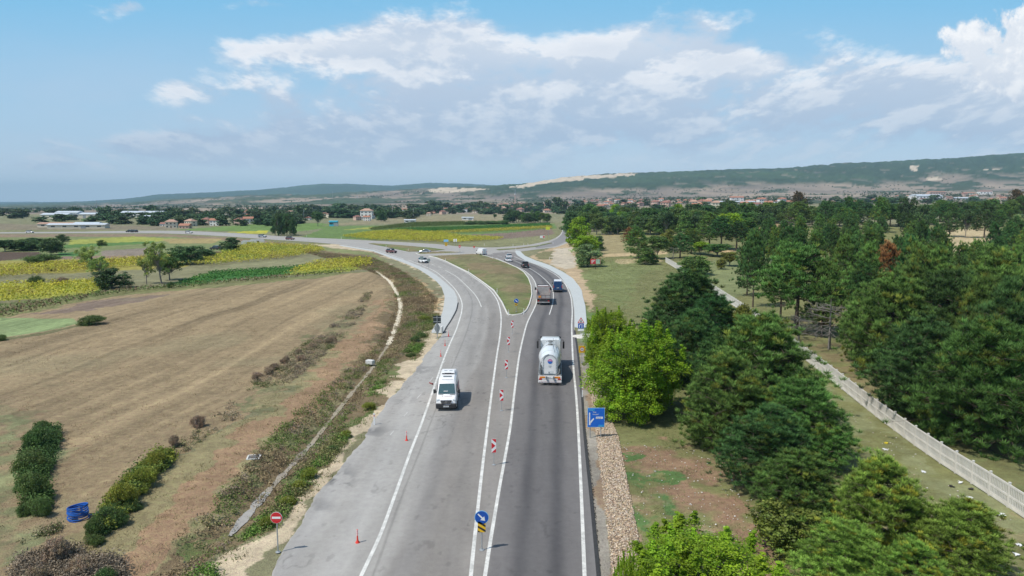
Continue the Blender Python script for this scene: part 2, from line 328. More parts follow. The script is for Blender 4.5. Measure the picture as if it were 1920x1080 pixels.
# ------------------------------------------------ ground colours (real-world albedo of each patch of land)
FIELD = (.305, .232, .136); SCRUB = (.20, .152, .088); TRACK = (.335, .225, .135); SAND = (.52, .43, .30); DRYG = (.285, .245, .130)
GRASS = (.195, .198, .082); GREEN = (.085, .165, .042); PALEG = (.235, .30, .135); DGREEN = (.06, .115, .04); YEL = (.42, .40, .05); BARE = (.46, .35, .22)
PURP = (.25, .195, .145); FOREST = (.035, .060, .028); QUARRY = (.52, .43, .32); REDB = (.29, .19, .12)
ZONES = [  # (photo outline of a land patch, albedo, strength, edge wobble in px)
 ([(-900, 430), (1100, 418), (1100, 470), (700, 470), (-900, 560)], (.20, .20, .10), 1, 2),
 # beyond the main road
 ([(-900, 405), (-900, 434), (300, 431), (440, 436), (600, 446), (700, 428), (900, 410), (1050, 405), (1060, 396), (500, 396)], (.20, .20, .11), 1, 2),
 ([(-300, 432), (-300, 418), (160, 421), (330, 425), (330, 431)], (.21, .18, .12), 1, 2),
 ([(330, 431), (480, 420), (600, 418), (640, 424), (560, 434), (440, 434)], (.14, .22, .06), 1, 1),
 ([(426, 435), (505, 432), (500, 438), (470, 438)], YEL, 1, .6),
 ([(600, 424), (750, 404), (1010, 401), (1030, 412), (700, 420)], (.25, .22, .13), 1, 2),
 ([(560, 446), (620, 424), (760, 422), (860, 420), (1040, 419), (1044, 428), (950, 447), (720, 450)], (.13, .20, .06), 1, 1.5),
 ([(640, 431), (700, 425), (760, 424), (700, 430)], (.30, .32, .07), 1, 1),
 ([(860, 441), (960, 436), (1033, 428), (1040, 438), (1020, 446), (940, 448)], (.20, .15, .115), 1, 1),
 ([(945, 448), (1040, 440), (1043, 446), (990, 459), (920, 461), (860, 460), (860, 455)], (.22, .22, .11), 1, 1.5),
 # left of the main road, near side: patchwork
 ([(-900, 440), (-900, 450), (60, 452), (330, 448), (480, 456), (640, 466), (700, 472), (730, 484), (600, 462), (436, 446), (300, 439)], (.24, .18, .12), 1, 1.2),
 ([(-900, 446), (330, 444), (430, 452), (460, 460), (340, 500), (-900, 530)], (.19, .22, .09), 1, 2),
 ([(130, 450), (250, 443), (300, 446), (330, 449), (270, 456), (190, 458), (130, 462)], (.30, .32, .07), 1, 1),
 ([(300, 448), (420, 447), (400, 456), (320, 457)], (.34, .27, .12), 1, 1),
 ([(120, 459), (290, 452), (290, 456), (120, 466)], (.10, .19, .05), 1, 1),
 ([(190, 470), (290, 464), (300, 478), (220, 486), (190, 484)], (.24, .20, .16), 1, 1.5),
 ([(110, 474), (190, 471), (170, 482), (110, 482)], (.07, .18, .05), 1, 1),
 ([(-400, 478), (75, 472), (80, 480), (0, 490), (-400, 497)], (.10, .07, .05), 1, 1.5),
 ([(70, 482), (170, 480), (250, 479), (250, 486), (70, 492)], (.25, .18, .13), 1, 1.5),
 ([(-500, 500), (300, 483), (360, 480), (350, 500), (200, 517), (-500, 535)], (.30, .27, .07), 1, 1.5),
 ([(-500, 520), (140, 512), (270, 505), (340, 502), (540, 486), (600, 492), (400, 512), (200, 527), (-500, 545)], (.22, .21, .115), 1, 2),
 ([(-500, 540), (190, 528), (208, 540), (150, 556), (-500, 590)], (.34, .35, .07), 1, 1.5),
 ([(320, 532), (400, 510), (560, 500), (604, 493), (540, 514), (430, 524), (350, 536)], (.07, .19, .05), 1, 1),
 ([(396, 502), (480, 488), (560, 484), (700, 478), (720, 492), (600, 492), (540, 500), (400, 511)], (.235, .23, .125), 1, 1.5),
 ([(600, 462), (700, 474), (730, 492), (700, 500), (640, 484), (560, 470), (520, 462)], (.21, .23, .10), 1, 2),
 ([(530, 517), (600, 492), (690, 486), (703, 500), (650, 509)], (.30, .33, .06), 1, 1),
 # the big harvested field and its green corners
 ([(-2200, 640), (0, 586), (200, 548), (430, 528), (700, 508), (742, 520), (748, 560), (700, 620), (560, 700), (430, 790), (330, 850), (200, 960), (60, 1100), (-1200, 2200), (-3000, 1200)], FIELD, 1, 5),
 ([(-300, 580), (0, 568), (200, 546), (440, 527), (620, 512), (700, 508), (600, 520), (430, 536), (200, 556), (0, 600), (-300, 620)], (.17, .20, .075), .75, 4),
 ([(60, 590), (200, 562), (330, 550), (300, 560), (140, 586)], (.22, .165, .125), 1, 4),
 ([(-300, 600), (0, 596), (140, 598), (152, 606), (80, 622), (0, 634), (-300, 670)], PALEG, 1, 2),
 ([(-300, 672), (0, 636), (80, 624), (152, 608), (160, 611), (80, 629), (0, 641), (-300, 680)], (.12, .13, .06), .8, 2),
 ([(-900, 760), (0, 752), (60, 775), (95, 850), (80, 960), (60, 1080), (-300, 1500), (-1200, 1200)], (.215, .235, .115), .85, 14),
 ([(-400, 742), (30, 742), (90, 790), (120, 860), (110, 1000), (60, 1000), (84, 880), (50, 790), (-300, 765)], (.27, .195, .12), .6, 12),
 # strip between the field's hedge and the ditch
 ([(742, 520), (750, 570), (720, 640), (660, 700), (560, 800), (430, 920), (300, 1080), (100, 1400), (-300, 2000), (-900, 1900), (60, 1100), (200, 960), (330, 850), (430, 790), (560, 700), (690, 610)], DRYG, 1, 8),
 ([(690, 600), (640, 640), (580, 680), (560, 690), (500, 740), (430, 790), (470, 750), (560, 680), (640, 610), (680, 580)], (.19, .19, .095), .9, 10),
 ([(728, 540), (742, 560), (728, 620), (660, 690), (560, 770), (470, 850), (370, 950), (290, 1080), (100, 1400), (-100, 1500), (190, 1080), (300, 930), (410, 840), (530, 740), (650, 650), (712, 590)], TRACK, 1, 8),
 # scrubby verge and bright green pockets
 ([(560, 466), (640, 474), (700, 480), (742, 500), (790, 530), (826, 560), (820, 600), (780, 660), (700, 740), (640, 830), (560, 920), (450, 1040), (380, 1100), (100, 1500), (20, 1500), (300, 1080), (430, 920), (560, 800), (660, 700), (722, 630), (750, 570), (740, 520), (700, 500)], SCRUB, 1, 9),
 ([(745, 505), (800, 540), (828, 570), (822, 600), (775, 600), (760, 560)], (.24, .17, .105), 1, 8),
 ([(640, 478), (700, 482), (725, 500), (700, 506), (650, 484)], (.27, .20, .13), .8, 3),
 ([(785, 600), (806, 590), (790, 640), (755, 680), (705, 730), (668, 790), (615, 860), (530, 950), (440, 1030), (350, 1080), (330, 1060), (500, 930), (620, 800), (685, 730), (750, 660)], (.12, .17, .055), .8, 12),
 ([(420, 900), (470, 870), (560, 790), (580, 800), (500, 870), (400, 990), (330, 1060), (350, 1000)], (.15, .18, .075), .8, 10),
 # sandy shoulder beside the left carriageway
 ([(560, 458), (640, 466), (705, 473), (760, 494), (800, 514), (832, 540), (832, 575), (808, 603), (796, 640), (747, 692), (699, 746), (664, 798), (606, 868), (542, 960), (462, 1040), (390, 1100), (100, 1400), (-100, 1700), (700, 1700), (505, 1080), (600, 920), (700, 790), (780, 693), (835, 625), (860, 570), (850, 540), (760, 485), (640, 458)], SAND, 1, 6),
 ([(770, 520), (806, 540), (826, 570), (815, 596), (800, 575), (790, 550)], (.55, .40, .22), .7, 5),
 # right side
 ([(1070, 440), (1180, 430), (1300, 425), (2400, 420), (3600, 1400), (1300, 1500), (1120, 1080), (1100, 760), (1080, 600), (1060, 500)], GRASS, 1, 3),
 ([(1130, 438), (1160, 436), (1175, 480), (1130, 474)], (.30, .25, .13), 1, 2),
 ([(1200, 520), (1180, 580), (1110, 560), (1090, 500), (1200, 480), (1250, 500)], (.20, .225, .09), 1, 8),
 ([(1110, 478), (1250, 470), (1255, 476), (1110, 484)], (.50, .38, .22), .9, 2),
 ([(1150, 486), (1230, 484), (1245, 490), (1160, 495)], (.47, .37, .22), .8, 4),
 ([(1330, 470), (1400, 466), (1460, 462), (1480, 456), (1485, 460), (1450, 468), (1330, 474)], (.50, .36, .20), .9, 2),
 ([(1405, 424), (1460, 420), (1500, 440), (1440, 446), (1410, 440)], (.34, .23, .13), .9, 3),
 ([(1330, 490), (1440, 470), (1470, 480), (1420, 540), (1360, 570), (1300, 530)], (.20, .225, .10), 1, 6),
 ([(1755, 432), (1850, 428), (1870, 440), (1856, 466), (1800, 478), (1770, 470)], (.50, .40, .24), .9, 4),
 ([(1440, 600), (1700, 560), (2100, 700), (2100, 1040), (1920, 930), (1700, 790), (1490, 640)], (.24, .19, .10), .8, 10),
 ([(1700, 790), (1920, 860), (2100, 960), (2100, 1010), (1920, 930)], (.16, .19, .075), .8, 12),
 ([(1480, 640), (1550, 705), (1720, 840), (1920, 972), (2100, 1080), (2100, 1400), (1700, 1200), (1600, 900), (1500, 740), (1460, 660)], (.235, .245, .12), 1, 10),
 ([(1600, 1000), (1760, 940), (1920, 1000), (2100, 1100), (2100, 1400), (1700, 1300)], (.27, .225, .12), .6, 18),
 ([(1170, 830), (1230, 820), (1400, 850), (1440, 1000), (1460, 1200), (1300, 1300), (1240, 1000), (1160, 900)], REDB, 1, 12),
 ([(1170, 860), (1230, 880), (1300, 940), (1330, 1010), (1350, 1100), (1380, 1300), (1200, 1300), (1190, 1000)], (.105, .185, .06), 1.6, 22),
 ([(1250, 900), (1330, 960), (1350, 1040), (1290, 1000), (1240, 930)], (.42, .34, .21), .6, 24),
 ([(1080, 620), (1100, 618), (1110, 640), (1112, 680), (1096, 690), (1085, 660)], (.20, .23, .13), 1, 4),
 # gravel shoulder, stone strip base
 ([(1084, 660), (1093, 655), (1105, 730), (1122, 830), (1133, 930), (1146, 1080), (1200, 1700), (1150, 1700), (1120, 1080), (1106, 930), (1098, 830), (1091, 730)], (.34, .31, .26), 1, 2),
 ([(1100, 660), (1112, 700), (1130, 760), (1150, 820), (1170, 900), (1190, 1000), (1205, 1100), (1290, 1700), (1190, 1700), (1146, 1080), (1133, 930), (1122, 830), (1105, 730)], (.33, .24, .16), 1, 4),
 # sandy works beside the right-hand branch
 ([(990, 482), (1040, 462), (1062, 456), (1078, 452), (1084, 470), (1082, 500), (1100, 530), (1112, 560), (1108, 590), (1090, 560), (1082, 530), (1050, 505), (1010, 488)], BARE, 1, 3),
 ([(1000, 476), (1036, 470), (1034, 486), (1010, 486)], (.17, .17, .08), .9, 3),
 ([(1040, 466), (1076, 464), (1080, 500), (1062, 505), (1030, 496)], (.50, .45, .36), .8, 3),
 ([(1098, 575), (1118, 590), (1130, 620), (1104, 620)], (.15, .24, .08), .8, 5),
]
def inpoly(px, py, poly):
    c = np.zeros(px.shape, bool); n = len(poly)
    for i in range(n):
        x1, y1 = poly[i]; x2, y2 = poly[(i+1) % n]
        if y1 == y2: continue
        k = ((y1 > py) != (y2 > py)) & (px < (x2-x1)*(py-y1)/(y2-y1)+x1); c ^= k
    return c
def ditch_pts(): return [(-60, 1330), (250, 1090), (430, 990), (500, 910), (585, 820), (650, 740), (700, 680), (728, 640), (745, 600), (751, 570), (744, 545), (728, 522), (705, 506)]
DITCH = np.array([G(a, b)[:2] for a, b in ditch_pts()])
def dist_poly(x, y, P):
    d = np.full(x.shape, 1e9)
    for i in range(len(P)-1):
        a, b = P[i], P[i+1]; ab = b-a; L = (ab**2).sum()
        t = np.clip(((x-a[0])*ab[0]+(y-a[1])*ab[1])/L, 0, 1)
        d = np.minimum(d, np.hypot(x-a[0]-t*ab[0], y-a[1]-t*ab[1]))
    return d
def ditch_dip(x, y):
    d = dist_poly(x, y, DITCH); return -.55*np.exp(-(d/1.6)**2)
def Gd(px, py):
    p = G(px, py); p.z += float(ditch_dip(np.array([p.x]), np.array([p.y]))[0]); return p

def build_ground():
    rows = list(np.linspace(-35, 33, 16)); py = 1120.
    while py > 398: rows.append(F*HC/(py-378)); py -= 1.15
    y = rows[-1]
    while y < 15500: y *= 1.0165; rows.append(y)
    rows = np.array(rows); A = 40.
    uc = np.concatenate([np.linspace(-1.5, -.80, 20)[:-1], np.linspace(-.80, .80, 900), np.linspace(.80, 1.5, 20)[1:]])
    Y, U = np.meshgrid(rows, uc, indexing='ij'); X = U*(Y+A)
    x, y = X.ravel(), Y.ravel(); z = terr(x, y)
    near = y < 400
    z[near] += ditch_dip(x[near], y[near])
    # small roughness of open land, none under the roads
    PX, PY = proj(x, y, z)
    off = (PX < 480) | (PX > 1240) | (PY < 430)
    z += np.where(off & (y < 900), (fbm(x/3.1, y/3.1, 3, 31)-.5)*.12, 0)
    col = np.empty((len(x), 3)); col[:] = (.22, .21, .12)
    pxw = PX.copy(); pyw = PY.copy()
    ppm = F/np.maximum(y, 20.)                                # photo pixels per metre there
    w1 = fbm(x/2.3, y/2.3, 5, 3)-.5; w2 = fbm(x/2.3+90, y/2.3+40, 5, 4)-.5
    w3 = fbm(x/9., y/9., 3, 6)-.5
    front = (y > 20) & (y < 1250)
    for poly, c, st, wob in ZONES:
        k = wob/10.
        mx, my = [p[0] for p in poly], [p[1] for p in poly]
        q = front & (PX > min(mx)-60) & (PX < max(mx)+60) & (PY > min(my)-30) & (PY < max(my)+40)
        if not q.any(): continue
        s = np.minimum(ppm[q]*6., 90.)*k
        m = inpoly(PX[q]+(w1[q]+w3[q])*s*1.4, PY[q]+(w2[q]+w3[q])*s*.7*HC/np.maximum(y[q], 20)*1.4, poly)
        idx = np.where(q)[0][m]
        if wob > 9: stt = np.minimum(1, st*np.clip(.10+5.5*(fbm(x[idx]/(1.3 if st > 1 else 2.2), y[idx]/(1.3 if st > 1 else 2.2), 5, 77 if st <= 1 else 78, .6)-(.44 if st > 1 else .40)), 0, 1))
        else: stt = np.full(len(idx), st)
        col[idx] = col[idx]*(1-stt[:, None])+np.array(c)*stt[:, None]
    nf = y <= 20
    col[nf & (x > 12)] = GRASS; col[nf & (x < -12)] = DRYG
    # harvest rows across the brown field
    fm = front & inpoly(PX, PY, [(-2200, 640), (0, 590), (200, 552), (430, 530), (700, 510), (742, 520), (700, 600), (560, 690), (430, 780), (330, 840), (200, 950), (60, 1000), (-2000, 1600)])
    a = G(250, 760); b = G(640, 560); d = (b-a).normalized()
    s = (x*(-d.y)+y*d.x); al = x*d.x+y*d.y
    s = s+(fbm(x/38, y/38, 3, 11)-.5)*6
    st = (fbm(s/.9, al/40., 3, 12)-.5)*.60+(fbm(s/4.2, al/90., 2, 13)-.5)*.50+(fbm(x/.5, y/.5, 2, 15)-.5)*.35-.10*np.exp(-((s % 13.)-1.)**2/.25)-.10*np.exp(-((s % 13.)-2.8)**2/.25)
    g2 = fbm(x/14, y/14, 4, 14)
    col[fm] *= (1+st[fm])[:, None]
    gm = (fm*np.clip((g2-.56)*2, 0, .25))[:, None]; col = col*(1-gm)+np.array((.25, .24, .14))*gm
    # mottling everywhere
    mot = (fbm(x/1.1, y/1.1, 4, 21)-.5)*.5+(fbm(x/7, y/7, 4, 22)-.5)*.4
    mot = np.where(fm, mot*.35, mot); col *= (1+np.where(y < 1300, mot, 0))[:, None]
    # ---- the far country
    fr = y >= 1000; xf, yf = x[fr], y[fr]; pf, qf = PX[fr], PY[fr]
    cell = vnoise(xf/150.+fbm(xf/300, yf/300, 2, 44)*2, yf/260., 41); cell2 = np.floor(cell*7)/7
    c = np.array(PURP)+(cell2[:, None]-.5)*np.array((.20, .15, .10))+.02
    n = fbm(xf/70., yf/150., 5, 42); n2 = fbm(xf/330., yf/420., 4, 43); n3 = fbm(xf/22., yf/40., 4, 45)
    hedge = sstep(n, .55, .60)*.95
    c = c*(1-hedge[:, None])+np.array((.045, .065, .03))*hedge[:, None]
    fo = sstep(yf+(n2-.5)*900+(n-.5)*500, 2950, 3250)*sstep(pf, 830, 930)
    fo2 = sstep(yf+(n2-.5)*700, 6600, 6900)*(pf < 1300)
    fo3 = sstep(n2, .50, .56)*(yf > 2300)*(pf < 950)*.85
    glade = sstep(fbm(xf/60, yf/90, 4, 48), .68, .73)*.6
    f_ = np.clip(np.maximum(fo*(1-glade), np.maximum(fo2, fo3)), 0, 1)[:, None]
    fc = np.array(FOREST)[None]*(.55+.9*n3)[:, None]+np.clip(n2-.5, 0, 1)[:, None]*np.array((.05, .09, .03))
    c = c*(1-f_)+fc*f_
    for poly in ([(955, 354), (985, 349), (1002, 341), (1040, 335), (1085, 333), (1140, 330), (1192, 327), (1192, 332), (1120, 337), (1070, 342), (1010, 349), (980, 355)], [(800, 355), (840, 354), (900, 356), (925, 357), (880, 360), (830, 362), (806, 360)],
                 [(1735, 334), (1755, 331), (1765, 336), (1740, 339)], [(1705, 316), (1722, 314), (1716, 324), (1704, 320)], [(1845, 322), (1880, 318), (1872, 323)]):
        m = inpoly(pf+(n3-.5)*14, qf+(n3-.5)*3, poly) & (yf < 5200); c[m] = np.array(QUARRY)*(.75+.5*n3[m])[:, None]
    col[fr] = c*sstep(yf, 1000, 1200)[:, None]+col[fr]*(1-sstep(yf, 1000, 1200))[:, None]
    # forest canopy relief on the hills
    z[fr] += f_[:, 0]*(n3*10+vnoise(xf/26., yf/30., 3)*7)*sstep(yf, 2500, 3200)
    nr, nc = X.shape; i = np.arange(nr*nc).reshape(nr, nc)
    Q = np.stack([i[:-1, :-1], i[:-1, 1:], i[1:, 1:], i[1:, :-1]], -1).reshape(-1, 4)
    me = npmesh('ground', np.stack([x, y, z], 1), Q, groundmat('ground_soil', amp=.42, bump=.9, speck=.25), np.clip(col, .01, .9), smooth=True)
    o = link('ground', me); o['kind'] = 'structure'
build_ground()

# ------------------------------------------------ roads
def resample(P, n):
    P = np.array([[p[0], p[1]] for p in P], float); d = np.r_[0, np.cumsum(np.hypot(*np.diff(P, axis=0).T))]
    q = np.linspace(0, d[-1], n); return np.stack([np.interp(q, d, P[:, 0]), np.interp(q, d, P[:, 1])], 1)
def smooth_px(pts, n=None):
    """Catmull-Rom through ground points of photo pixels"""
    P = [np.array(G(a, b)[:2]) for a, b in pts]; P = [2*P[0]-P[1]]+P+[2*P[-1]-P[-2]]; out = []
    for i in range(1, len(P)-2):
        for t in np.linspace(0, 1, 10, endpoint=False):
            a, b, c, d = P[i-1], P[i], P[i+1], P[i+2]
            out.append(.5*((2*b)+(c-a)*t+(2*a-5*b+4*c-d)*t*t+(3*b-a-3*c+d)*t**3))
    out.append(P[-2]); return np.array(out)
def at_y(poly, ys):
    """x of a near-straight edge at given world y (poly sorted by y)"""
    p = poly[np.argsort(poly[:, 1])]; x = np.interp(ys, p[:, 1], p[:, 0])
    lo = ys < p[0, 1]; k = (p[3, 0]-p[0, 0])/(p[3, 1]-p[0, 1]); x[lo] = p[0, 0]+k*(ys[lo]-p[0, 1]); return x
ZR = .05
EDGE_L = [(505, 1080), (550, 997), (600, 919), (658, 852), (694, 802), (727, 751), (753, 724), (780, 693), (800, 664), (820, 638), (831, 624)]
EDGE_R = [(1122, 1077), (1108, 930), (1101, 865), (1094.8, 800), (1092, 753), (1088, 709), (1083, 660), (1077.5, 620), (1077, 583), (1072.5, 560)]
LINE_1 = [(677.8, 1080), (713.9, 1002), (744.4, 919), (769.4, 849), (795.8, 780), (829.9, 680), (843.3, 646), (856.8, 614.7), (865.7, 583.3), (865.3, 565.4), (856.8, 547.5), (843.3, 531.8), (825.4, 516), (812, 507), (790, 497), (765, 487.5)]
LINE_2 = [(883, 1080), (888.7, 1023), (900.4, 914), (906.7, 860), (914.4, 798), (922, 738), (931, 671), (937.4, 630), (939.6, 597), (936, 574), (928.4, 556.5), (912.8, 538.5), (890, 521.7), (865.7, 506), (834, 491.5), (805, 481.4)]
LINE_3 = [(909.5, 1080), (921, 1007), (936.7, 914), (946.7, 860), (957, 800), (964.4, 738), (973, 671), (981, 633), (987.8, 608), (994.4, 593), (1001, 580), (1006, 566.7), (1007, 552), (1004, 532), (998, 521), (992.5, 515), (980, 506), (961, 497.5), (945, 490), (930, 484)]
LINE_4 = [(1096, 1080), (1090, 930), (1084, 800), (1080, 740), (1074.5, 680), (1072, 615), (1073, 583), (1070.6, 559), (1066, 545), (1057.5, 530), (1042.5, 516), (1025, 506), (1005, 496), (980, 488), (964, 481)]
LINE_C = [(1030, 590.5), (1034, 578), (1036.7, 567), (1037.5, 555), (1036.5, 545), (1032.5, 536), (1022.5, 525), (1007.5, 512.5), (991, 502.5), (976, 494), (964, 489)]
LINE_D = [(902.7, 576), (897, 563), (888, 549.7), (872.4, 534), (854.5, 518), (834.4, 507)]
def build_roads():
    gm = groundmat('asphalt', fine=16., amp=.18, bump=.12, rough=.86, coarse=.25)
    eL = smooth_px(EDGE_L+[(845.6, 599.4), (857, 575), (857, 560), (852, 546), (835, 530), (818, 516), (800, 505), (780, 497), (757, 487.5), (740, 482)])
    eR = smooth_px(EDGE_R+[(1069, 546), (1061, 532.5), (1049, 517.5), (1030, 506), (1010, 498), (985, 489), (970, 481)])
    l2, l3, l4, l1 = map(smooth_px, (LINE_2, LINE_3, LINE_4, LINE_1))
    ytop = float(G(830, 488)[1])
    ys = np.concatenate([np.linspace(-35, 34, 24), np.geomspace(34.2, ytop, 560)])
    xl, xr = at_y(eL, ys), at_y(eR, ys); n = 220; u = np.linspace(0, 1, n)
    X = xl[:, None]*(1-u)+xr[:, None]*u; Y = np.repeat(ys[:, None], n, 1)
    x2, x3, x4, x1 = (at_y(q, ys)[:, None] for q in (l2, l3, l4, l1))
    sm = lambda v, a, b: sstep(v, a, b)
    light, brown = np.array((.335, .322, .30)), np.array((.245, .228, .208)); far = sstep(Y, 95, 165)[..., None]; brown = brown*(1-far)+light*.93*far
    C = np.empty(X.shape+(3,)); C[:] = light
    w = (fbm(X/2., Y/14., 4, 51)-.5)
    seam = x2-3.6+np.interp(ys, [34, 60, 100, 140], [-.8, .2, 1.8, 1.4])[:, None]
    k = sm(X+w*1.6, seam-.5, seam+.3)[..., None]; C = C*(1-k)+brown*k
    # worn wheel tracks
    def track(C, c, wid, amt, colr):
        g = (amt*np.exp(-((X-c+w*.35)/wid)**2)*(.7+.6*fbm(X/1.5, Y/20, 3, 52)))[..., None]; return C*(1-g)+np.array(colr)*g
    k = sm(X, x3-.15, x3+.25)[..., None]; C = C*(1-k)+np.array((.168, .160, .157))*k
    for off, wd, am in ((1.75, .55, .85), (3.75, .6, .9), (2.7, .6, .35)): C = track(C, x3+off*(x4-x3)/5.3, wd, am, (.092, .089, .092))
    for off in (-1.3, -3.2): C = track(C, x2+off, .7, .45*(1-.6*far[..., 0]), (.20, .19, .18))
    C = track(C, x1+2., .8, .35, (.26, .255, .25)); C = track(C, x1-1.6, 1.0, .4, (.44, .43, .41)); C = track(C, x1-4.5, .8, .3, (.42, .41, .40))
    C = track(C, (x2+x3)/2, .5, .35, (.28, .265, .25)); C = track(C, x4+.9, .6, .4, (.24, .235, .23))
    # dark patched places near the broken left edge
    PXs, PYs = proj(X, Y, 0.)
    for cx, cy, rx, ry, am in ((625, 895, 42, 20, .8), (700, 808, 26, 12, .7), (790, 693, 22, 10, .5), (760, 750, 30, 8, .35), (600, 950, 26, 14, .45), (990, 1060, 20, 30, .15)):
        q = ((PXs-cx)/rx)**2+((PYs-cy)/ry)**2; g = (am*np.exp(-q)*sstep(fbm(X/.8, Y/1.2, 4, 55), .40, .55))[..., None]; C = C*(1-g)+np.array((.13, .13, .13))*g
    cr = np.abs(fbm(X/3., Y/5., 4, 60)-.5); C = C*(1-.35*np.exp(-(cr/.006)**2)*sstep(fbm(X/6, Y/6, 2, 61), .45, .6)*(X < x2))[..., None]
    jn = np.abs(X-(x2-5.1)+w*.3); C = C*(1-.28*np.exp(-(jn/.07)**2))[..., None]
    stn = sstep(fbm(X/.5, Y/.8, 3, 63), .74, .80)*.16; C = C*(1-stn)[..., None]
    C *= (1+(fbm(X/.6, Y/6., 4, 56)-.5)*.22+(fbm(X/5, Y/9., 3, 57)-.5)*.12)[..., None]
    Z = np.full(X.shape, ZR); Z[:, 0] = Z[:, -1] = -.02
    # ragged edges of the asphalt mat
    jag = (fbm(ys/1.6, ys*0, 4, 58)-.5); X[:, :12] += jag[:, None]*.7*np.linspace(1, 0, 12)
    nr, nc = X.shape; i = np.arange(nr*nc).reshape(nr, nc)
    Q = np.stack([i[:-1, :-1], i[:-1, 1:], i[1:, 1:], i[1:, :-1]], -1).reshape(-1, 4)
    o = link('road', npmesh('road', np.stack([X, Y, Z], -1).reshape(-1, 3), Q, gm, C.reshape(-1, 3))); o['kind'] = 'structure'

    # junction and the roads beyond it: one flat sheet
    J = [(831, 624), (836, 614), (845.6, 599.4), (854.8, 582), (858, 568), (857, 558), (852, 546), (835, 530), (818, 516), (800, 505), (780, 497), (757, 487.5), (727, 478), (700, 468), (640, 459), (580, 453.6), (514, 449.7), (436, 444), (358, 439.5), (300, 437.5), (156, 437.3), (0, 437.8), (-300, 439),
         (-300, 435.8), (0, 435.4), (156, 434.4), (234, 432.8), (300, 432.5), (358, 433.3), (436, 437), (514, 442), (580, 445.8), (640, 448.3), (700, 451.5), (768, 455), (822, 458), (856, 461.7), (900, 463.9), (930, 464), (961, 462), (992, 459), (1007, 456), (1030, 451), (1042, 446), (1050, 440), (1053.5, 434.6), (1054.5, 427), (1049, 423), (1039, 419.5),
         (1061, 418.5), (1063, 431.7), (1067, 441), (1075, 450), (1066, 455), (1055, 459), (1042, 464), (1005, 468), (976, 472), (966, 473), (970, 479), (985, 489), (1010, 498), (1030, 506), (1049, 517.5), (1061, 532.5), (1069, 546), (1073, 560), (1077, 583), (1077.5, 624)]
    W = resample([G(*p) for p in J]+[G(*J[0])], 620)[:-1]
    sheet('road', W, ZR-.006, gm, (.345, .332, .31), kind='structure')
    # darker newer asphalt of the right carriageway and of the branch up the hill
    D = [(930, 486.5), (911, 480.8), (925, 475), (950, 472), (966, 473.5), (970, 479), (985, 488.6), (1000, 489.5), (950, 489)]
    sheet('road', resample([G(*p) for p in D]+[G(*D[0])], 160)[:-1], ZR-.002, gm, (.225, .21, .20), kind='structure')
    D = [(1003, 461), (1030, 455), (1045, 447.5), (1053, 440), (1056.5, 430), (1055.5, 424), (1047, 420.5), (1059, 419.8), (1061.5, 431.7), (1066, 441), (1070, 449), (1052, 457.5), (1040, 462), (1005, 466.5)]
    sheet('road', resample([G(*p) for p in D]+[G(*D[0])], 120)[:-1], ZR+.001, gm, (.235, .228, .225), kind='structure')
    # pale shoulders of the main road running away to the left
    for a, b in (([(-300, 436.9), (156, 436), (300, 435.2), (436, 441), (560, 448.5), (640, 452.8), (705, 457.5)], 1.2),):
        ribbon('road_median', smooth_px(a), b, ZR+.005, mat('median_gravel', (.42, .40, .35), .9), kind='structure')

def sheet(name, W, z, m, col, kind=None, thick=0., jit=.3):
    W3 = [Vector((p[0], p[1], 0)) for p in W]; T = tessellate_polygon([W3])
    V = np.array([[p[0], p[1], z] for p in W]); Fc = np.array(T)
    a = V[Fc[:, 0]]; b = V[Fc[:, 1]]; c = V[Fc[:, 2]]; nz = (b[:, 0]-a[:, 0])*(c[:, 1]-a[:, 1])-(b[:, 1]-a[:, 1])*(c[:, 0]-a[:, 0]); Fc[nz < 0] = Fc[nz < 0][:, ::-1]
    me = npmesh(name, V, Fc, m, np.tile(np.array(col), (len(V), 1)))
    o = link(name, me)
    if thick:
        n = len(V); Vb = V.copy(); Vb[:, 2] -= thick; q = np.arange(n); k = (q+1) % n
        mb = np.stack([q, k, k+n, q+n], 1)
        s2 = npmesh(name, np.r_[V, Vb], mb, m, np.tile(np.array(col), (2*n, 1)))
        import bmesh
        bm = bmesh.new(); bm.from_mesh(me); bm.from_mesh(s2); bm.to_mesh(me); bm.free(); bpy.data.meshes.remove(s2)
    if kind: o['kind'] = kind
    return o
def ribbon(name, P, w, z, m, kind='structure', dash=None, conform=False):
    P = resample(P, max(2, int(len(P)*(6 if conform else 1.5)))) if dash is None else P
    T = np.gradient(P, axis=0); T /= np.hypot(*T.T)[:, None]+1e-9; N = np.stack([-T[:, 1], T[:, 0]], 1)
    n = len(P); ww = (w*(.15+1.7*fbm(P[:, 0]/.9, P[:, 1]/.9, 3, 5)))[:, None] if conform else w; A, B = P+N*ww/2, P-N*ww/2
    V = np.r_[np.c_[A, np.full(n, z)], np.c_[B, np.full(n, z)]]
    if conform: V[:, 2] += terr(V[:, 0], V[:, 1])+ditch_dip(V[:, 0], V[:, 1])
    i = np.arange(n-1); Q = np.stack([i, i+n, i+n+1, i+1], 1)
    return tag(link(name, npmesh(name, V, Q, m, np.ones((len(V), 3)))), kind=kind)
build_roads()

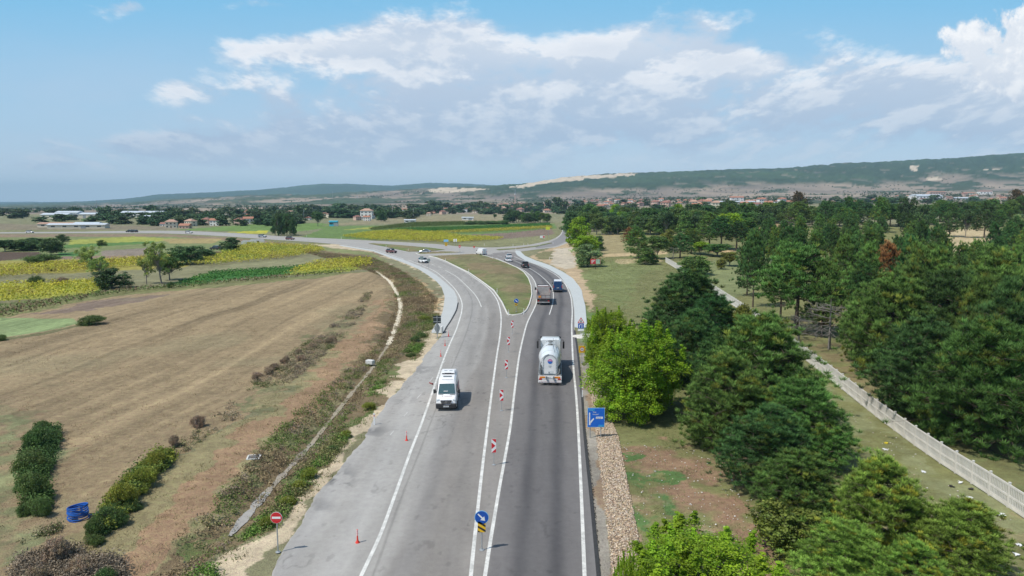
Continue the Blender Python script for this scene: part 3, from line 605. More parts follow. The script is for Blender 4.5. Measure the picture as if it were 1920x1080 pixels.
def extend(pts, to_y=-30):
    P = smooth_px(pts); d = (P[0]-P[4]); d /= abs(d[1]); k = P[0][1]-to_y
    return np.r_[[P[0]+d*k], P]
def build_markings():
    m = mat('road_paint', (.60, .595, .56), .7, var=.28, scale=1.3)
    for pts in (LINE_1, LINE_2, LINE_3, LINE_4): ribbon('road_marking', extend(pts), .215, ZR+.006, m)
    for pts in (LINE_C, LINE_D): ribbon('road_marking', smooth_px(pts), .17, ZR+.006, m)
    for a, b in (((827.7, 502.7), (821, 500)), ((815, 497.8), (809, 495.3)), ((803, 493.3), (798, 491.5)), ((957, 487), (949, 484.5)), ((941, 481.8), (933, 479.6)), ((925, 477.5), (918, 476))):
        ribbon('road_marking', np.array([G(*a)[:2], G(*b)[:2]]), .2, ZR+.008, m, dash=1)
    for pts in ([(800, 482.5), (830, 479.6), (876, 477.6), (900, 477)], [(700, 460.8), (727, 465.4), (765, 472.8)], [(700, 466.8), (727, 476), (757, 486)], [(1005, 467.5), (1042, 463.3), (1066, 454.4)], [(1043, 446.8), (1051, 440.6), (1055, 433), (1055.6, 427)],
                [(-300, 438.4), (0, 437.4), (156, 436.9), (300, 437), (358, 439), (436, 443.5), (514, 449.2), (580, 453), (640, 458), (700, 466.5)], [(-300, 436.2), (0, 435.8), (156, 434.8), (234, 433.2), (300, 432.9), (358, 433.7), (436, 437.5), (514, 442.5), (580, 446.3), (700, 452.2), (822, 458.8)]):
        ribbon('road_marking', smooth_px(pts), .3, ZR+.008, m)
    # old dashed guide line on the closed left lane
    for i in range(9):
        t = i/9.; a = (560+(820-560)*t**.75, 1010-(1010-655)*t**.75); b = (a[0]+5, a[1]-8)
        if 3 < i: ribbon('road_marking', np.array([G(a[0]+30, a[1])[:2], G(b[0]+32, b[1])[:2]]), .1, ZR+.007, mat('faded_paint', (.48, .47, .45), .8), dash=1)
    # black bitumen lip along the right edge and under the left kerb
    bit = mat('bitumen', (.035, .035, .035), .8, var=.3)
    ribbon('bitumen_seam', extend(EDGE_R[:8]), .22, ZR+.004, bit)
    # concrete aprons
    cm = groundmat('concrete_slab', fine=3., amp=.09, bump=.1, rough=.85, coarse=.2)
    AR = [(965.6, 472.5), (970, 479), (985, 489), (1010, 497.5), (1030, 506), (1049, 517.5), (1061, 532.5), (1069, 546), (1073.5, 560), (1077, 583), (1077.5, 616), (1101, 616), (1097.5, 574), (1092.5, 556), (1091, 546), (1086, 537.5), (1074, 522.5), (1055, 510), (1030, 497.5), (1005, 489), (984, 480), (975, 471), (968, 470)]
    sheet('pavement', resample([G(*p) for p in AR]+[G(*AR[0])], 200)[:-1], .11, cm, (.47, .50, .495), 'structure', .12)
    AL = [(830.7, 625), (836, 614), (845.6, 599.4), (854.8, 582), (858, 568), (857, 558), (852, 546), (835, 530), (818, 516), (800, 505), (780, 497), (757, 487.5), (727, 478), (700, 468.5), (640, 459.5), (635, 460.6), (700, 471.5), (730, 483), (762.7, 495), (785, 505), (800.8, 515), (818.7, 528), (828, 538.5), (834, 556.5), (832, 574), (829.8, 585.6), (821.5, 601.3), (814, 612.4), (807.6, 624.5)]
    sheet('pavement', resample([G(*p) for p in AL]+[G(*AL[0])], 260)[:-1], .075, cm, (.46, .475, .465), 'structure', .08)
    tag(ribbon('kerb_joint', smooth_px([(831.5, 626), (837, 614.6), (846.6, 599.9), (855.8, 582.4), (859, 568)]), .22, .085, bit), kind='structure')
    tag(link('concrete_end_block', MB().box(-.12, .12, -.6, .6, 0, 1.0, .03).mesh('b', mat('old_concrete', (.62, .62, .60), .9)), loc=G(829, 624)), 'white upright concrete slab at the near end of the left pavement', 'barrier')
    # grassed islands with kerbs
    gi = groundmat('island_grass', fine=6., amp=.4, bump=.6, coarse=.18)
    kb = mat('kerb_stone', (.60, .59, .55), .85, var=.15, scale=1.)
    I1 = [(804, 480.6), (835, 479.2), (876, 477), (895, 476.6), (911, 480.6), (930, 486), (950.5, 494), (970, 502.5), (982.5, 511), (991, 522.5), (996, 536), (997.5, 552.5), (996, 560), (993, 571), (987.8, 582), (982, 587.8), (974.4, 590.8), (960, 592), (953, 592.3), (948.6, 583.3), (941, 567), (926, 545), (904, 528.5), (881, 512.5), (857.8, 501), (835, 489.7), (816.5, 483)]
    I2 = [(700, 456.3), (754, 460.3), (808, 465), (835, 468.4), (805.6, 471.6), (765, 472.2), (740, 467), (720, 462.5), (690, 457)]
    I3 = [(780, 475.5), (795, 473.2), (835, 472), (869, 472.9), (855, 474.6), (822, 476.4), (786.7, 477.4)]
    I4 = [(930, 467.8), (967, 465.5), (1007, 460.6), (1030, 455.5), (1036, 456.2), (1005, 462.9), (967.5, 467.4), (935, 469.6)]
    for k, (I, c) in enumerate(((I1, (.185, .17, .085)), (I2, (.16, .18, .075)), (I3, (.21, .185, .10)), (I4, (.21, .20, .11)))):
        W = resample([G(*p) for p in I]+[G(*I[0])], 160)[:-1]; island(W, c, gi)
        if k in (0, 2):
            P = np.r_[W, W[:1]]; T = np.gradient(P, axis=0); T /= np.hypot(*T.T)[:, None]; N = np.stack([-T[:, 1], T[:, 0]], 1)
            V = np.r_[np.c_[P+N*.12, np.full(len(P), .0)], np.c_[P+N*.12, np.full(len(P), .2)], np.c_[P-N*.12, np.full(len(P), .2)], np.c_[P-N*.12, np.full(len(P), .0)]]
            n = len(P); i = np.arange(n-1); Q = np.concatenate([np.stack([i+a*n, i+1+a*n, i+1+(a+1)*n, i+(a+1)*n], 1) for a in range(3)])
            tag(link('kerb', npmesh('kerb', V, Q, kb)), kind='structure')
    # concrete ditch lining
    dm = groundmat('ditch_concrete', fine=4., amp=.22, bump=.3, coarse=.3)
    for seg, w, c in ((ditch_pts()[7:], .8, (.62, .56, .43)), (ditch_pts()[4:8], .36, (.33, .29, .22)), (ditch_pts()[2:4], .5, (.34, .33, .31)), (ditch_pts()[3:5], .45, (.32, .29, .24))):
        o = ribbon('drainage_channel', smooth_px(seg), w, .05, dm, conform=True)
        ca = o.data.color_attributes['Col']; ca.data.foreach_set('color', np.tile(np.array((*c, 1), np.float32), len(o.data.vertices)))
    o = ribbon('drainage_channel', smooth_px([(711, 502), (722, 499), (735, 495)]), .8, .05, dm, conform=True)
    ca = o.data.color_attributes['Col']; ca.data.foreach_set('color', np.tile(np.array((.58, .50, .38, 1), np.float32), len(o.data.vertices)))
def island(W, c, m):
    """raised grass bed: dense grid inside the outline so colour and relief vary"""
    lo, hi = W.min(0), W.max(0); nx = 150; ny = int(min(260, max(30, nx*(hi[1]-lo[1])/(hi[0]-lo[0]))))
    X, Y = np.meshgrid(np.linspace(lo[0], hi[0], nx), np.linspace(lo[1], hi[1], ny)); ins = inpoly(X.ravel(), Y.ravel(), [tuple(p) for p in W]).reshape(X.shape)
    d = dist_poly(X.ravel(), Y.ravel(), np.r_[W, W[:1]]).reshape(X.shape)
    Z = np.where(ins, .12+.35*np.minimum(d/4, 1)+(fbm(X/1.2, Y/1.2, 3, 61)-.5)*.2, -.1)
    n = fbm(X/3., Y/5., 4, 62)[..., None]; e = np.exp(-d/2.2)[..., None]
    C = np.array(c)*(.7+.6*n)*(1-e*.5)+np.array((.10, .20, .035))*e*.45
    b = sstep(fbm(X/5, Y/8, 4, 64), .45, .58)[..., None]*.6; C = C*(1-b)+np.array((.24, .175, .105))*b; C = C*(.75+.5*fbm(X/.8, Y/.8, 3, 65))[..., None]
    i = np.arange(X.size).reshape(X.shape)
    keep = (ins[:-1, :-1] & ins[:-1, 1:] & ins[1:, 1:] & ins[1:, :-1]).ravel()
    Q = np.stack([i[:-1, :-1], i[:-1, 1:], i[1:, 1:], i[1:, :-1]], -1).reshape(-1, 4)[keep]
    link('grass_island', npmesh('grass_island', np.stack([X, Y, Z], -1).reshape(-1, 3), Q, m, C.reshape(-1, 3), smooth=True))['kind'] = 'structure'
    sheet('grass_island', W, .11, m, c, 'structure')
build_markings()
# ------------------------------------------------ plants
def tubes_np(segs, n=5):
    """segs: list of (p0, p1, r0, r1) -> vertices, quads"""
    V, Q = [], []; a = np.linspace(0, 2*np.pi, n, endpoint=False)
    for p0, p1, r0, r1 in segs:
        p0 = np.array(p0, float); p1 = np.array(p1, float); d = p1-p0; L = np.linalg.norm(d)
        if L < 1e-6: continue
        d /= L; h = np.array((0, 0, 1.)) if abs(d[2]) < .9 else np.array((1., 0, 0)); u = np.cross(d, h); u /= np.linalg.norm(u); w = np.cross(d, u)
        b = len(V)*1; ring = np.cos(a)[:, None]*u+np.sin(a)[:, None]*w
        base = sum(len(x) for x in V); V.append(np.r_[p0+ring*r0, p1+ring*r1]); i = np.arange(n); k = (i+1) % n
        Q.append(np.stack([i, k, k+n, i+n], 1)+base)
    return np.concatenate(V), np.concatenate(Q)
def unit(v): return v/(np.linalg.norm(v, axis=-1, keepdims=True)+1e-9)
def needles(rg, C, ln, wd, K, up=.5, spread=.55, tone=None):
    """bursts of K thin needle triangles around each centre"""
    n = len(C); c = np.repeat(C, K, 0); rnd = unit(rg.normal(size=(n*K, 3))); rnd[:, 2] *= .8
    root = c+rnd*rg.uniform(.0, .20, (n*K, 1)); d = unit(rnd*spread*1.35+np.array((0, 0, up+.35))+rg.normal(size=(n*K, 3))*.18)
    L = (ln*rg.uniform(.7, 1.25, (n*K, 1))); side = unit(np.cross(d, unit(rg.normal(size=(n*K, 3)))))*wd*.5
    a, b, t = root-side, root+side, root+d*L
    V = np.stack([a, b, t], 1).reshape(-1, 3); Fc = np.arange(len(V)).reshape(-1, 3)
    tn = np.repeat(tone if tone is not None else np.ones((n, 3)), K, 0)*rg.uniform(.75, 1.25, (n*K, 1))
    sk = np.clip(.62+.6*d[:, 2:3], .3, 1.3); tn = np.stack([tn*.55*sk, tn*.55*sk, tn*1.55*sk], 1).reshape(-1, 3)  # lit upturned tips and shaded roots painted into the needle colours
    return V, Fc, tn
def leaves(rg, C, size, K, rad, tone=None, up=.35, zs=.75):
    """K rhombic leaves scattered in a soft ball of radius rad round each centre"""
    n = len(C); c = np.repeat(C, K, 0); rr = np.repeat(np.broadcast_to(rad, (n,)), K)[:, None]
    off = unit(rg.normal(size=(n*K, 3)))*(rg.uniform(0, 1, (n*K, 1))**.45)*rr; off[:, 2] *= zs; p = c+off
    nrm = unit(unit(off)*.6+np.array((0, 0, up))+rg.normal(size=(n*K, 3))*.55); u = unit(np.cross(nrm, rg.normal(size=(n*K, 3)))); w = np.cross(nrm, u)
    s = size*rg.uniform(.6, 1.3, (n*K, 1)); V = np.stack([p-u*s*.5, p+w*s*.33, p+u*s*.5, p-w*s*.33], 1).reshape(-1, 3)
    Fc = np.arange(len(V)).reshape(-1, 4)
    tn = np.repeat(tone if tone is not None else np.ones((n, 3)), K, 0)*rg.uniform(.7, 1.3, (n*K, 1))
    return V, Fc, np.repeat(tn, 4, 0)
def pine_geo(seed, whorls=20, per=6, K=46, tips=4, ln=.30, wd=.035, low=.10, dense=1., flat=0.):
    """unit pine: 10 m tall, about 4.3 m crown radius; returns (crown V,F,C), (wood V,Q)"""
    rg = np.random.default_rng(seed); C, segs, tone = [], [], []; H = 10.
    bend = rg.normal(size=2)*.25
    def axis(t): return np.array((bend[0]*t*t, bend[1]*t*t, H*t))
    for i in range(9): segs.append((axis(i/9*.98), axis((i+1)/9*.98), .24*(1-i/9)+.02, .24*(1-(i+1)/9)+.02))
    lob = rg.uniform(.68, 1.2, 7)
    for i in range(whorls):
        t = low+(1-low)*(i+rg.uniform(-.3, .3))/whorls; t = min(max(t, low), .985)
        prof = (max(0., 1-t)**.56)*min(1., .66+t*1.3)*(1-flat*.3)
        for j in range(per):
            if t < .75 and rg.random() < .13: continue
            az = rg.uniform(0, 2*np.pi); L = 4.6*prof*lob[int(az/6.2832*7) % 7]*rg.uniform(.80, 1.02)+.15
            o = axis(t); dr = np.array((math.cos(az), math.sin(az), 0.)); drop = rg.uniform(-.18, .12)*(1-t)
            pm = o+dr*L*.55+np.array((0, 0, L*drop*.6)); pe = o+dr*L+np.array((0, 0, L*(drop+rg.uniform(.10, .50))))
            r = .035+.02*L*.4; segs += [(o, pm, r, r*.6), (pm, pe, r*.6, .012)]
            br = rg.uniform(.60, 1.45); nt = max(2, int(tips*(.5+L/2.6)*dense))
            tn = np.array((1, 1, 1.))*br
            if rg.random() < .10: tn = tn*np.array((1.6, 1.05, .8))
            for k in range(nt):
                f = 1-(k/nt)*.62*rg.uniform(.7, 1.1); b = (pm*(1-f)+pe*f) if f > .5 else o*(1-f)+pe*f
                sp = .17*L+.16; c = b+rg.normal(size=3)*np.array((sp, sp, .42)); c[2] += .05
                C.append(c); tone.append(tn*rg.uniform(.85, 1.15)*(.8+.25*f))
                if k % 3 == 0: segs.append((b, c, .02, .008))
    for k in range(8): C.append(axis(.97)+rg.normal(size=3)*np.array((.22, .22, .30))); tone.append(np.array((1.15, 1.2, 1.)))
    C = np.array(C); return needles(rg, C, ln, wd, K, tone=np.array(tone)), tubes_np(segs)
def broad_geo(seed, H=10., R_=4., clumps=150, K=90, leaf=.16, low=.12, shoots=0., lumps=9, zr=None, crad=.62, shape='round', gap=.0, squat=0, skirt=0):
    """broad-leaved crown built from leaf clumps on the ends of limbs"""
    rg = np.random.default_rng(seed); segs, C, tone, rad = [], [], [], []
    zc = H*(.5+low*.5); zh = H*(.5-low*.5)
    if squat: zc, zh = H*.28, H*.62
    L = [(np.array((0, 0, zc)), R_*.72, zh*.80)]
    for i in range(lumps):
        a = rg.uniform(0, 2*np.pi); e = rg.uniform(-.75, .95); q = math.sqrt(max(0, 1-e*e))
        L.append((np.array((math.cos(a)*R_*.50*q, math.sin(a)*R_*.50*q, zc+e*zh*.60)), R_*rg.uniform(.34, .52), zh*rg.uniform(.28, .42)))
    for i in range(skirt): a = rg.uniform(0, 6.283); L.append((np.array((math.cos(a)*R_*.55, math.sin(a)*R_*.55, H*rg.uniform(.13, .28))), R_*.36, H*.13))
    segs += [((0, 0, 0), (0, 0, H*low*1.4), .22, .18), ((0, 0, H*low*1.4), (.1, .1, H*.7), .18, .05)]
    for i in range(clumps):
        c0, rx, rz = L[int(rg.integers(0, len(L)))]; v = unit(rg.normal(size=3)); v[2] = abs(v[2])*.9 if rg.random() < .55 else v[2]
        r = rg.uniform(.72, 1.0) if rg.random() < .8 else rg.uniform(.2, .7); c = c0+v*np.array((rx, rx, rz))*r
        if shape == 'cone': c[:2] *= np.clip(1.25-c[2]/H, .15, 1)
        if rg.random() < gap: continue
        c[2] = max(c[2], .15 if squat else .35); C.append(c); rad.append(crad*rg.uniform(.6, 1.25)); tone.append(np.array((1, 1, 1.))*rg.uniform(.68, 1.34)*np.array((rg.uniform(.9, 1.15), 1, rg.uniform(.8, 1.1))))
        if i % 2 == 0:
            b = np.array((c[0]*.15, c[1]*.15, max(H*low, c[2]*.55))); m = (b+c)/2+np.array((0, 0, .2)); segs += [(b, m, .06, .04), (m, c, .04, .012)]
        if shoots and rg.random() < shoots:
            for k in range(5): C.append(c+np.array((rg.normal()*.06, rg.normal()*.06, .28*(k+1)))); rad.append(crad*(.48-.07*k)); tone.append(tone[-1]*1.03)
            segs.append((c, c+np.array((0, 0, 1.4)), .015, .006))
    return leaves(rg, np.array(C), leaf, K, np.array(rad), np.array(tone), zs=.8), tubes_np(segs, 5)
def bare_geo(seed, H=6., R_=2.6, n=26):
    rg = np.random.default_rng(seed); segs = [((0, 0, 0), (.1, 0, H*.5), .20, .13), ((.1, 0, H*.5), (0, .1, H), .13, .03)]
    def grow(p, d, L, r, lev):
        q = p+d*L*.5+rg.normal(size=3)*.06*L; e = q+unit(d+rg.normal(size=3)*.2)*L*.5; segs.append((p, q, r, r*.75)); segs.append((q, e, r*.75, r*.45))
        if lev:
            for k in range(4): s = p+(e-p)*rg.uniform(.3, 1); grow(s, unit(d+rg.normal(size=3)*.55), L*rg.uniform(.35, .6), r*.5, lev-1)
    for i in range(n):
        a = rg.uniform(0, 6.28); z = H*rg.uniform(.25, .95); grow(np.array((0, 0, z)), unit(np.array((math.cos(a), math.sin(a), rg.uniform(-.2, .35)))), R_*rg.uniform(.6, 1.1)*(1.2-z/H*.7), .05, 2)
    return tubes_np(segs, 4)

M_PINE = leafmat('pine_needles', (.108, .198, .044), .30, .016, .15, .6, .2)
M_PINE_B = leafmat('pine_needles_fresh', (.185, .30, .052), .2, .012, .2, .6, .2)
M_PINE_D = leafmat('pine_needles_dark', (.062, .135, .038), .35, .018, .12, .6, .2)
M_RUST = leafmat('pine_needles_dead', (.27, .135, .055), .2, .004, .15, .7, .1)
M_GREYN = leafmat('needles_grey_brown', (.13, .105, .065), .25, .01, .1, .7, .1)
M_MAPLE = leafmat('leaves_bright', (.225, .37, .024), .10, .008, .35)
M_LEAF = leafmat('leaves_mid', (.10, .175, .042), .35, .03, .25)
M_LEAFD = leafmat('leaves_dark', (.066, .128, .044), .35, .02, .2)
M_LEAFY = leafmat('leaves_yellowing', (.17, .20, .040), .25, .02, .3)
M_WILLOW = leafmat('leaves_greygreen', (.20, .29, .12), .15, .015, .25)
M_POPLAR = leafmat('leaves_poplar', (.24, .34, .09), .2, .02, .3)
M_BUSH = leafmat('leaves_bush', (.10, .17, .05), .25, .02, .2)
M_BUSHY = leafmat('leaves_bush_yellow', (.23, .27, .045), .2, .02, .25)
M_DRYB = leafmat('twigs_dry', (.33, .26, .19), .25, .01, .1, .8, .1)
M_FARL = leafmat('leaves_far', (.068, .122, .046), .45, .035, .15)
M_BARK = mat('bark_pine', (.115, .085, .065), .9, var=.35, scale=3, bump=.6)
M_BARKG = mat('bark_grey', (.22, .20, .175), .9, var=.3, scale=3, bump=.5)

def kind(name, crown, wood, mc, mw=M_BARK, Hn=10., foliage='crown'):
    """prepare the two meshes of a plant kind"""
    out = []
    if wood: out.append(('trunk', npmesh(name+'_trunk', wood[0], wood[1], mw, smooth=True)))
    if crown: out.append((foliage, npmesh(name+'_crown', crown[0], crown[1], mc, crown[2])))
    return (name, out, Hn)
def remat(k, name, mc, mw=None):
    out = []
    for n, me in k[1]:
        me = me.copy(); m = mc if n != 'trunk' else (mw or None)
        if m: me.materials.clear(); me.materials.append(m)
        out.append((n, me))
    return (name, out, k[2])
def plant(k, x, y, h, w, label, cat='tree', group=None, rz=None, z=None, tilt=0.):
    """w: crown width in metres relative to the kind's own 8.6 m per 10 m"""
    nm, parts, Hn = k; rz = random.uniform(0, 6.28) if rz is None else rz
    if z is None: z = float(terr(x, y))+float(ditch_dip(np.array([x]), np.array([y]))[0])*(y < 300)
    o = empty(nm, (x, y, z-.05), rz, label, cat, group); o.scale = (w, w, h/Hn)
    if tilt: o.rotation_euler = (tilt*math.cos(rz), tilt, rz)
    for n, me in parts: link(n, me, o)
    return o
def plant_top(k, px, ytop, Y, wpx, label, cat='tree', group=None, W0=8.6, **kw):
    """place a plant so that its top is at photo (px, ytop) when it stands at depth Y; wpx = crown width in photo px"""
    x, zt = atY(px, ytop, Y); h = max(.4, zt-float(terr(x, Y))); w = wpx*Y/F/W0
    return plant(k, x, Y, h, w, label, cat, group, **kw)
def plant_base(k, px, pyb, ytop, wpx, label, cat='tree', group=None, W0=8.6, **kw):
    b = G(px, pyb); x, zt = atY(px, ytop, b.y); return plant(k, b.x, b.y, max(.4, zt-b.z), wpx*b.y/F/W0, label, cat, group, **kw)

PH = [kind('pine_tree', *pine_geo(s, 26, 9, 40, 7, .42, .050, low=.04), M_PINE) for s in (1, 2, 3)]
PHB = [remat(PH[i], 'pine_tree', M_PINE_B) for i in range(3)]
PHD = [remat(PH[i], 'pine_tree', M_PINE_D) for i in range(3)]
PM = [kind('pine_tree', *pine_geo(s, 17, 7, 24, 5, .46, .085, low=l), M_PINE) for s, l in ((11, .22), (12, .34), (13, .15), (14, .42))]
PMD = [remat(k, 'pine_tree', M_PINE_D) for k in PM]
PRUST = remat(PM[0], 'dying_pine_tree', M_RUST, None); PGREY = remat(PM[1], 'dying_pine_tree', M_GREYN, None)
MAPLE = [kind('broadleaf_tree', *broad_geo(s, 10, 4.3, 600, 125, .145, .03, shoots=.22, lumps=16, crad=.62, skirt=7), M_MAPLE, M_BARKG) for s in (21, 22)]
BM = [kind('broadleaf_tree', *broad_geo(s, 10, 4.3, 200, 40, .42, l, lumps=10, crad=.9, gap=g, skirt=3 if l < .1 else 0), M_LEAF, M_BARKG) for s, l, g in ((31, .04, 0), (32, .12, .1), (33, .06, 0), (34, .22, .25))]
BMD = [remat(k, 'broadleaf_tree', M_LEAFD) for k in BM]; BMY = [remat(k, 'broadleaf_tree', M_LEAFY) for k in BM]; BMM = [remat(k, 'broadleaf_tree', M_MAPLE) for k in BM]
WIL = [remat(k, 'willow_tree', M_WILLOW) for k in BM[:1]]
POP = [kind('poplar_tree', *broad_geo(41+i, 10, 4.3, 120, 60, .32, .14, lumps=8, crad=.7, gap=.3), M_POPLAR, M_BARKG) for i in range(2)]
FAR = [kind('tree', *broad_geo(s, 10, 4.3, 70, 16, 1.25, .02, lumps=7, crad=1.4, skirt=4), M_FARL) for s in (51, 52, 53, 54)]
FARP = [kind('tree', *broad_geo(55, 10, 2.0, 40, 16, .9, .1, lumps=6, crad=1.0), M_FARL)]
BUSH = [kind('shrub', *broad_geo(s, 4, 4.3, 260, 44, .26, .02, lumps=12, crad=.8, squat=1), M_BUSH, M_BARKG, 4., 'foliage') for s in (61, 62)]
BUSHY = [remat(k, 'shrub', M_BUSHY) for k in BUSH]; BUSHN = [remat(k, 'dry_shrub', M_DRYB) for k in BUSH]
BARE = [kind('bare_tree', None, bare_geo(s, 10, 4.), None, M_BARKG) for s in (71, 72)]
# ------------------------------------------------ made things: signs, vehicles, fence, village
W_ = mat('white_paint', (.80, .80, .80), .35, coat=.4, var=.04); GLASS = mat('dark_glass', (.03, .045, .05), .08, spec=.8, var=.1)
BLK = mat('black_plastic', (.03, .03, .032), .55); TYRE = mat('tyre_rubber', (.025, .025, .025), .85); RIM = mat('rim_metal', (.45, .45, .46), .35, .8)
CHR = mat('chrome', (.75, .75, .76), .15, 1.); RED = mat('red_lamp', (.50, .02, .015), .25, coat=.5); ORG = mat('orange_lamp', (.80, .28, .03), .3, coat=.4)
HEAD = mat('headlamp_glass', (.60, .64, .66), .1, spec=.8); STEEL = mat('galvanised_steel', (.42, .44, .45), .5, .5, var=.15)
SRED = mat('sign_red', (.62, .018, .03), .4); SWHT = mat('sign_white', (.82, .83, .83), .4, var=.03); SBLU = mat('sign_blue', (.005, .085, .42), .4, var=.05); SLBL = mat('sign_pale_blue', (.25, .55, .80), .4)
SYEL = mat('sign_yellow', (.85, .50, .02), .4, var=.05); SBLK = mat('sign_black', (.03, .025, .02), .5); SBCK = mat('sign_back', (.30, .33, .34), .5, .4); ORED = mat('post_red', (.72, .05, .03), .5)

def wheels(root, pts, r, w, scale_name='wheel'):
    for x, y in pts:
        o = MB().lathe([(r*.55, -w/2), (r*.92, -w/2), (r, -w*.32), (r, w*.32), (r*.92, w/2), (r*.55, w/2)], 'x', (0, 0, 0), 20).build(scale_name, TYRE, root, True, (x, y, r))
        s = 1 if x > 0 else -1
        MB().lathe([(0.02, -w*.3), (r*.58, -w*.3), (r*.62, s*w*.1), (r*.60, s*w*.48), (r*.35, s*w*.40), (.02, s*w*.45)], 'x', (0, 0, 0), 16).build('rim', RIM, o, True)
def ring8(w, z0, z1, y, tb=0., ch=.12):
    """body section: rounded box, tb = how much narrower the top is"""
    wt = w-tb; h = z1-z0; c = min(ch, h*.35)
    return [(-w+c*.6, y, z0), (-w, y, z0+c), (-(w+wt)/2, y, (z0+z1)/2), (-wt, y, z1-c), (-wt+c, y, z1), (wt-c, y, z1), (wt, y, z1-c), ((w+wt)/2, y, (z0+z1)/2), (w, y, z0+c), (w-c*.6, y, z0)]
def body(sec, name, m, root, sm=True): return MB().loft([ring8(*s) for s in sec]).build(name, m, root, sm)
def plate(root, y, z, name='number_plate', w=.52):
    s = -1 if y < 0 else 1
    o = MB().box(-w/2, w/2, y, y+.02*s, z, z+.12).build(name, SWHT, root)
    m = MB(); x = -w/2+.06
    for k, q in enumerate((.05, .05, 0, .05, .05, .05, 0, .05, .05)):
        if q: m.box(x, x+.032, y+.021*s, y+.025*s, z+.025, z+.095)
        x += .05
    m.build('plate_lettering', SBLK, o)
def mirrors(root, x, y, z, m=BLK, s=1.):
    for q in (-1, 1): MB().box(q*x-.10*s, q*x+.10*s, y-.07, y+.07, z-.14*s, z+.16*s, .03).box(q*x-(.14 if q > 0 else -.02)*s, q*x+(-.02 if q > 0 else .14)*s, y-.03, y+.03, z-.03, z+.03).build('mirror', m, root)

def make_car(name, label, cat, paint, kind='sedan', group=None):
    r = empty(name, (0, 0, 0), 0, label, cat, group); H = {'sedan': 1.45, 'suv': 1.72, 'pickup': 1.80}[kind]; L = {'sedan': 2.2, 'suv': 2.2, 'pickup': 2.65}[kind]; w = .89 if kind == 'sedan' else .94
    zb = .22 if kind == 'sedan' else .32; zs = H*.62
    body([(w*.80, zb+.12, zs*.74, L, .1), (w*.95, zb, zs*.84, L-.15, .08), (w, zb, zs*.93, L-.9, .05), (w, zb, zs, L-1.25, .05), (w, zb, zs*1.02, 0, .05), (w, zb, zs*1.02, -L+.7, .06), (w*.97, zb, zs*1.0, -L+.12, .08), (w*.88, zb+.1, zs*.90, -L, .08)], 'body', paint, r)
    if kind == 'sedan': st = [(L-1.22, zs+.0, .06), (L-1.95, H-.03, .22), (.0, H, .24), (-.75, H-.04, .24), (-L+.62, zs+.03, .10)]
    elif kind == 'suv': st = [(L-1.15, zs, .05), (L-1.75, H-.03, .16), (0, H, .18), (-L+.55, H-.06, .18), (-L+.14, zs+.03, .08)]
    else: st = [(L-1.45, zs, .05), (L-2.1, H-.03, .16), (.2, H, .18), (-.35, H-.03, .18), (-.62, zs+.02, .08)]
    body([(w-.03, zs-.05, z, y, t, .05) for y, z, t in st], 'windows', GLASS, r)
    body([(w-.20, z-.05, z+.012, y, .06, .03) for y, z, t in st[1:4]], 'roof', paint, r)
    if kind == 'pickup':
        MB().box(-w+.1, w-.1, -L+.10, -.72, zs*1.0, zs*1.02+.06, .02).build('cargo_cover', BLK, r)
        MB().box(-w+.05, w-.05, -.80, -.70, zs, H-.02).box(-w+.05, w-.05, -1.2, -1.13, zs, H-.12).build('roll_bar', BLK, r)
    wheels(r, [(x, y) for x in (-w+.06, w-.06) for y in (L-.85, -L+.85)], .33 if kind == 'sedan' else .39, .24)
    for q in (-1, 1):
        MB().box(q*(w-.22)-.17, q*(w-.22)+.17, L-.12, L+.01, zs*.66, zs*.80, .03).build('headlight', HEAD, r)
        MB().box(q*(w-.16)-.14, q*(w-.16)+.14, -L-.02, -L+.12, zs*.74, zs*.92, .02).build('tail_light', RED, r)
    MB().box(-w*.9, w*.9, L-.05, L+.06, zb, zb+.28, .04).build('bumper', BLK if kind != 'sedan' else paint, r); MB().box(-w*.9, w*.9, -L-.06, -L+.05, zb, zb+.28, .04).build('bumper', BLK if kind != 'sedan' else paint, r)
    MB().box(-.42, .42, L-.03, L+.02, zs*.55, zs*.72, .01).build('grille', BLK, r); plate(r, -L-.065, zb+.30 if kind != 'pickup' else zb+.14); mirrors(r, w+.10, L-1.55, zs+.05, paint, .7)
    return r
def put(r, px, py, to=None, rz=None, off=0., z=ZR+.004):
    p = G(px, py)
    if to: q = G(*to); d = (q-p); rz = math.atan2(-d.x, d.y)
    r.rotation_euler = (0, 0, rz); f = Vector((-math.sin(rz), math.cos(rz), 0)); p = p+f*off; r.location = (p.x, p.y, max(p.z, 0)+z); return r

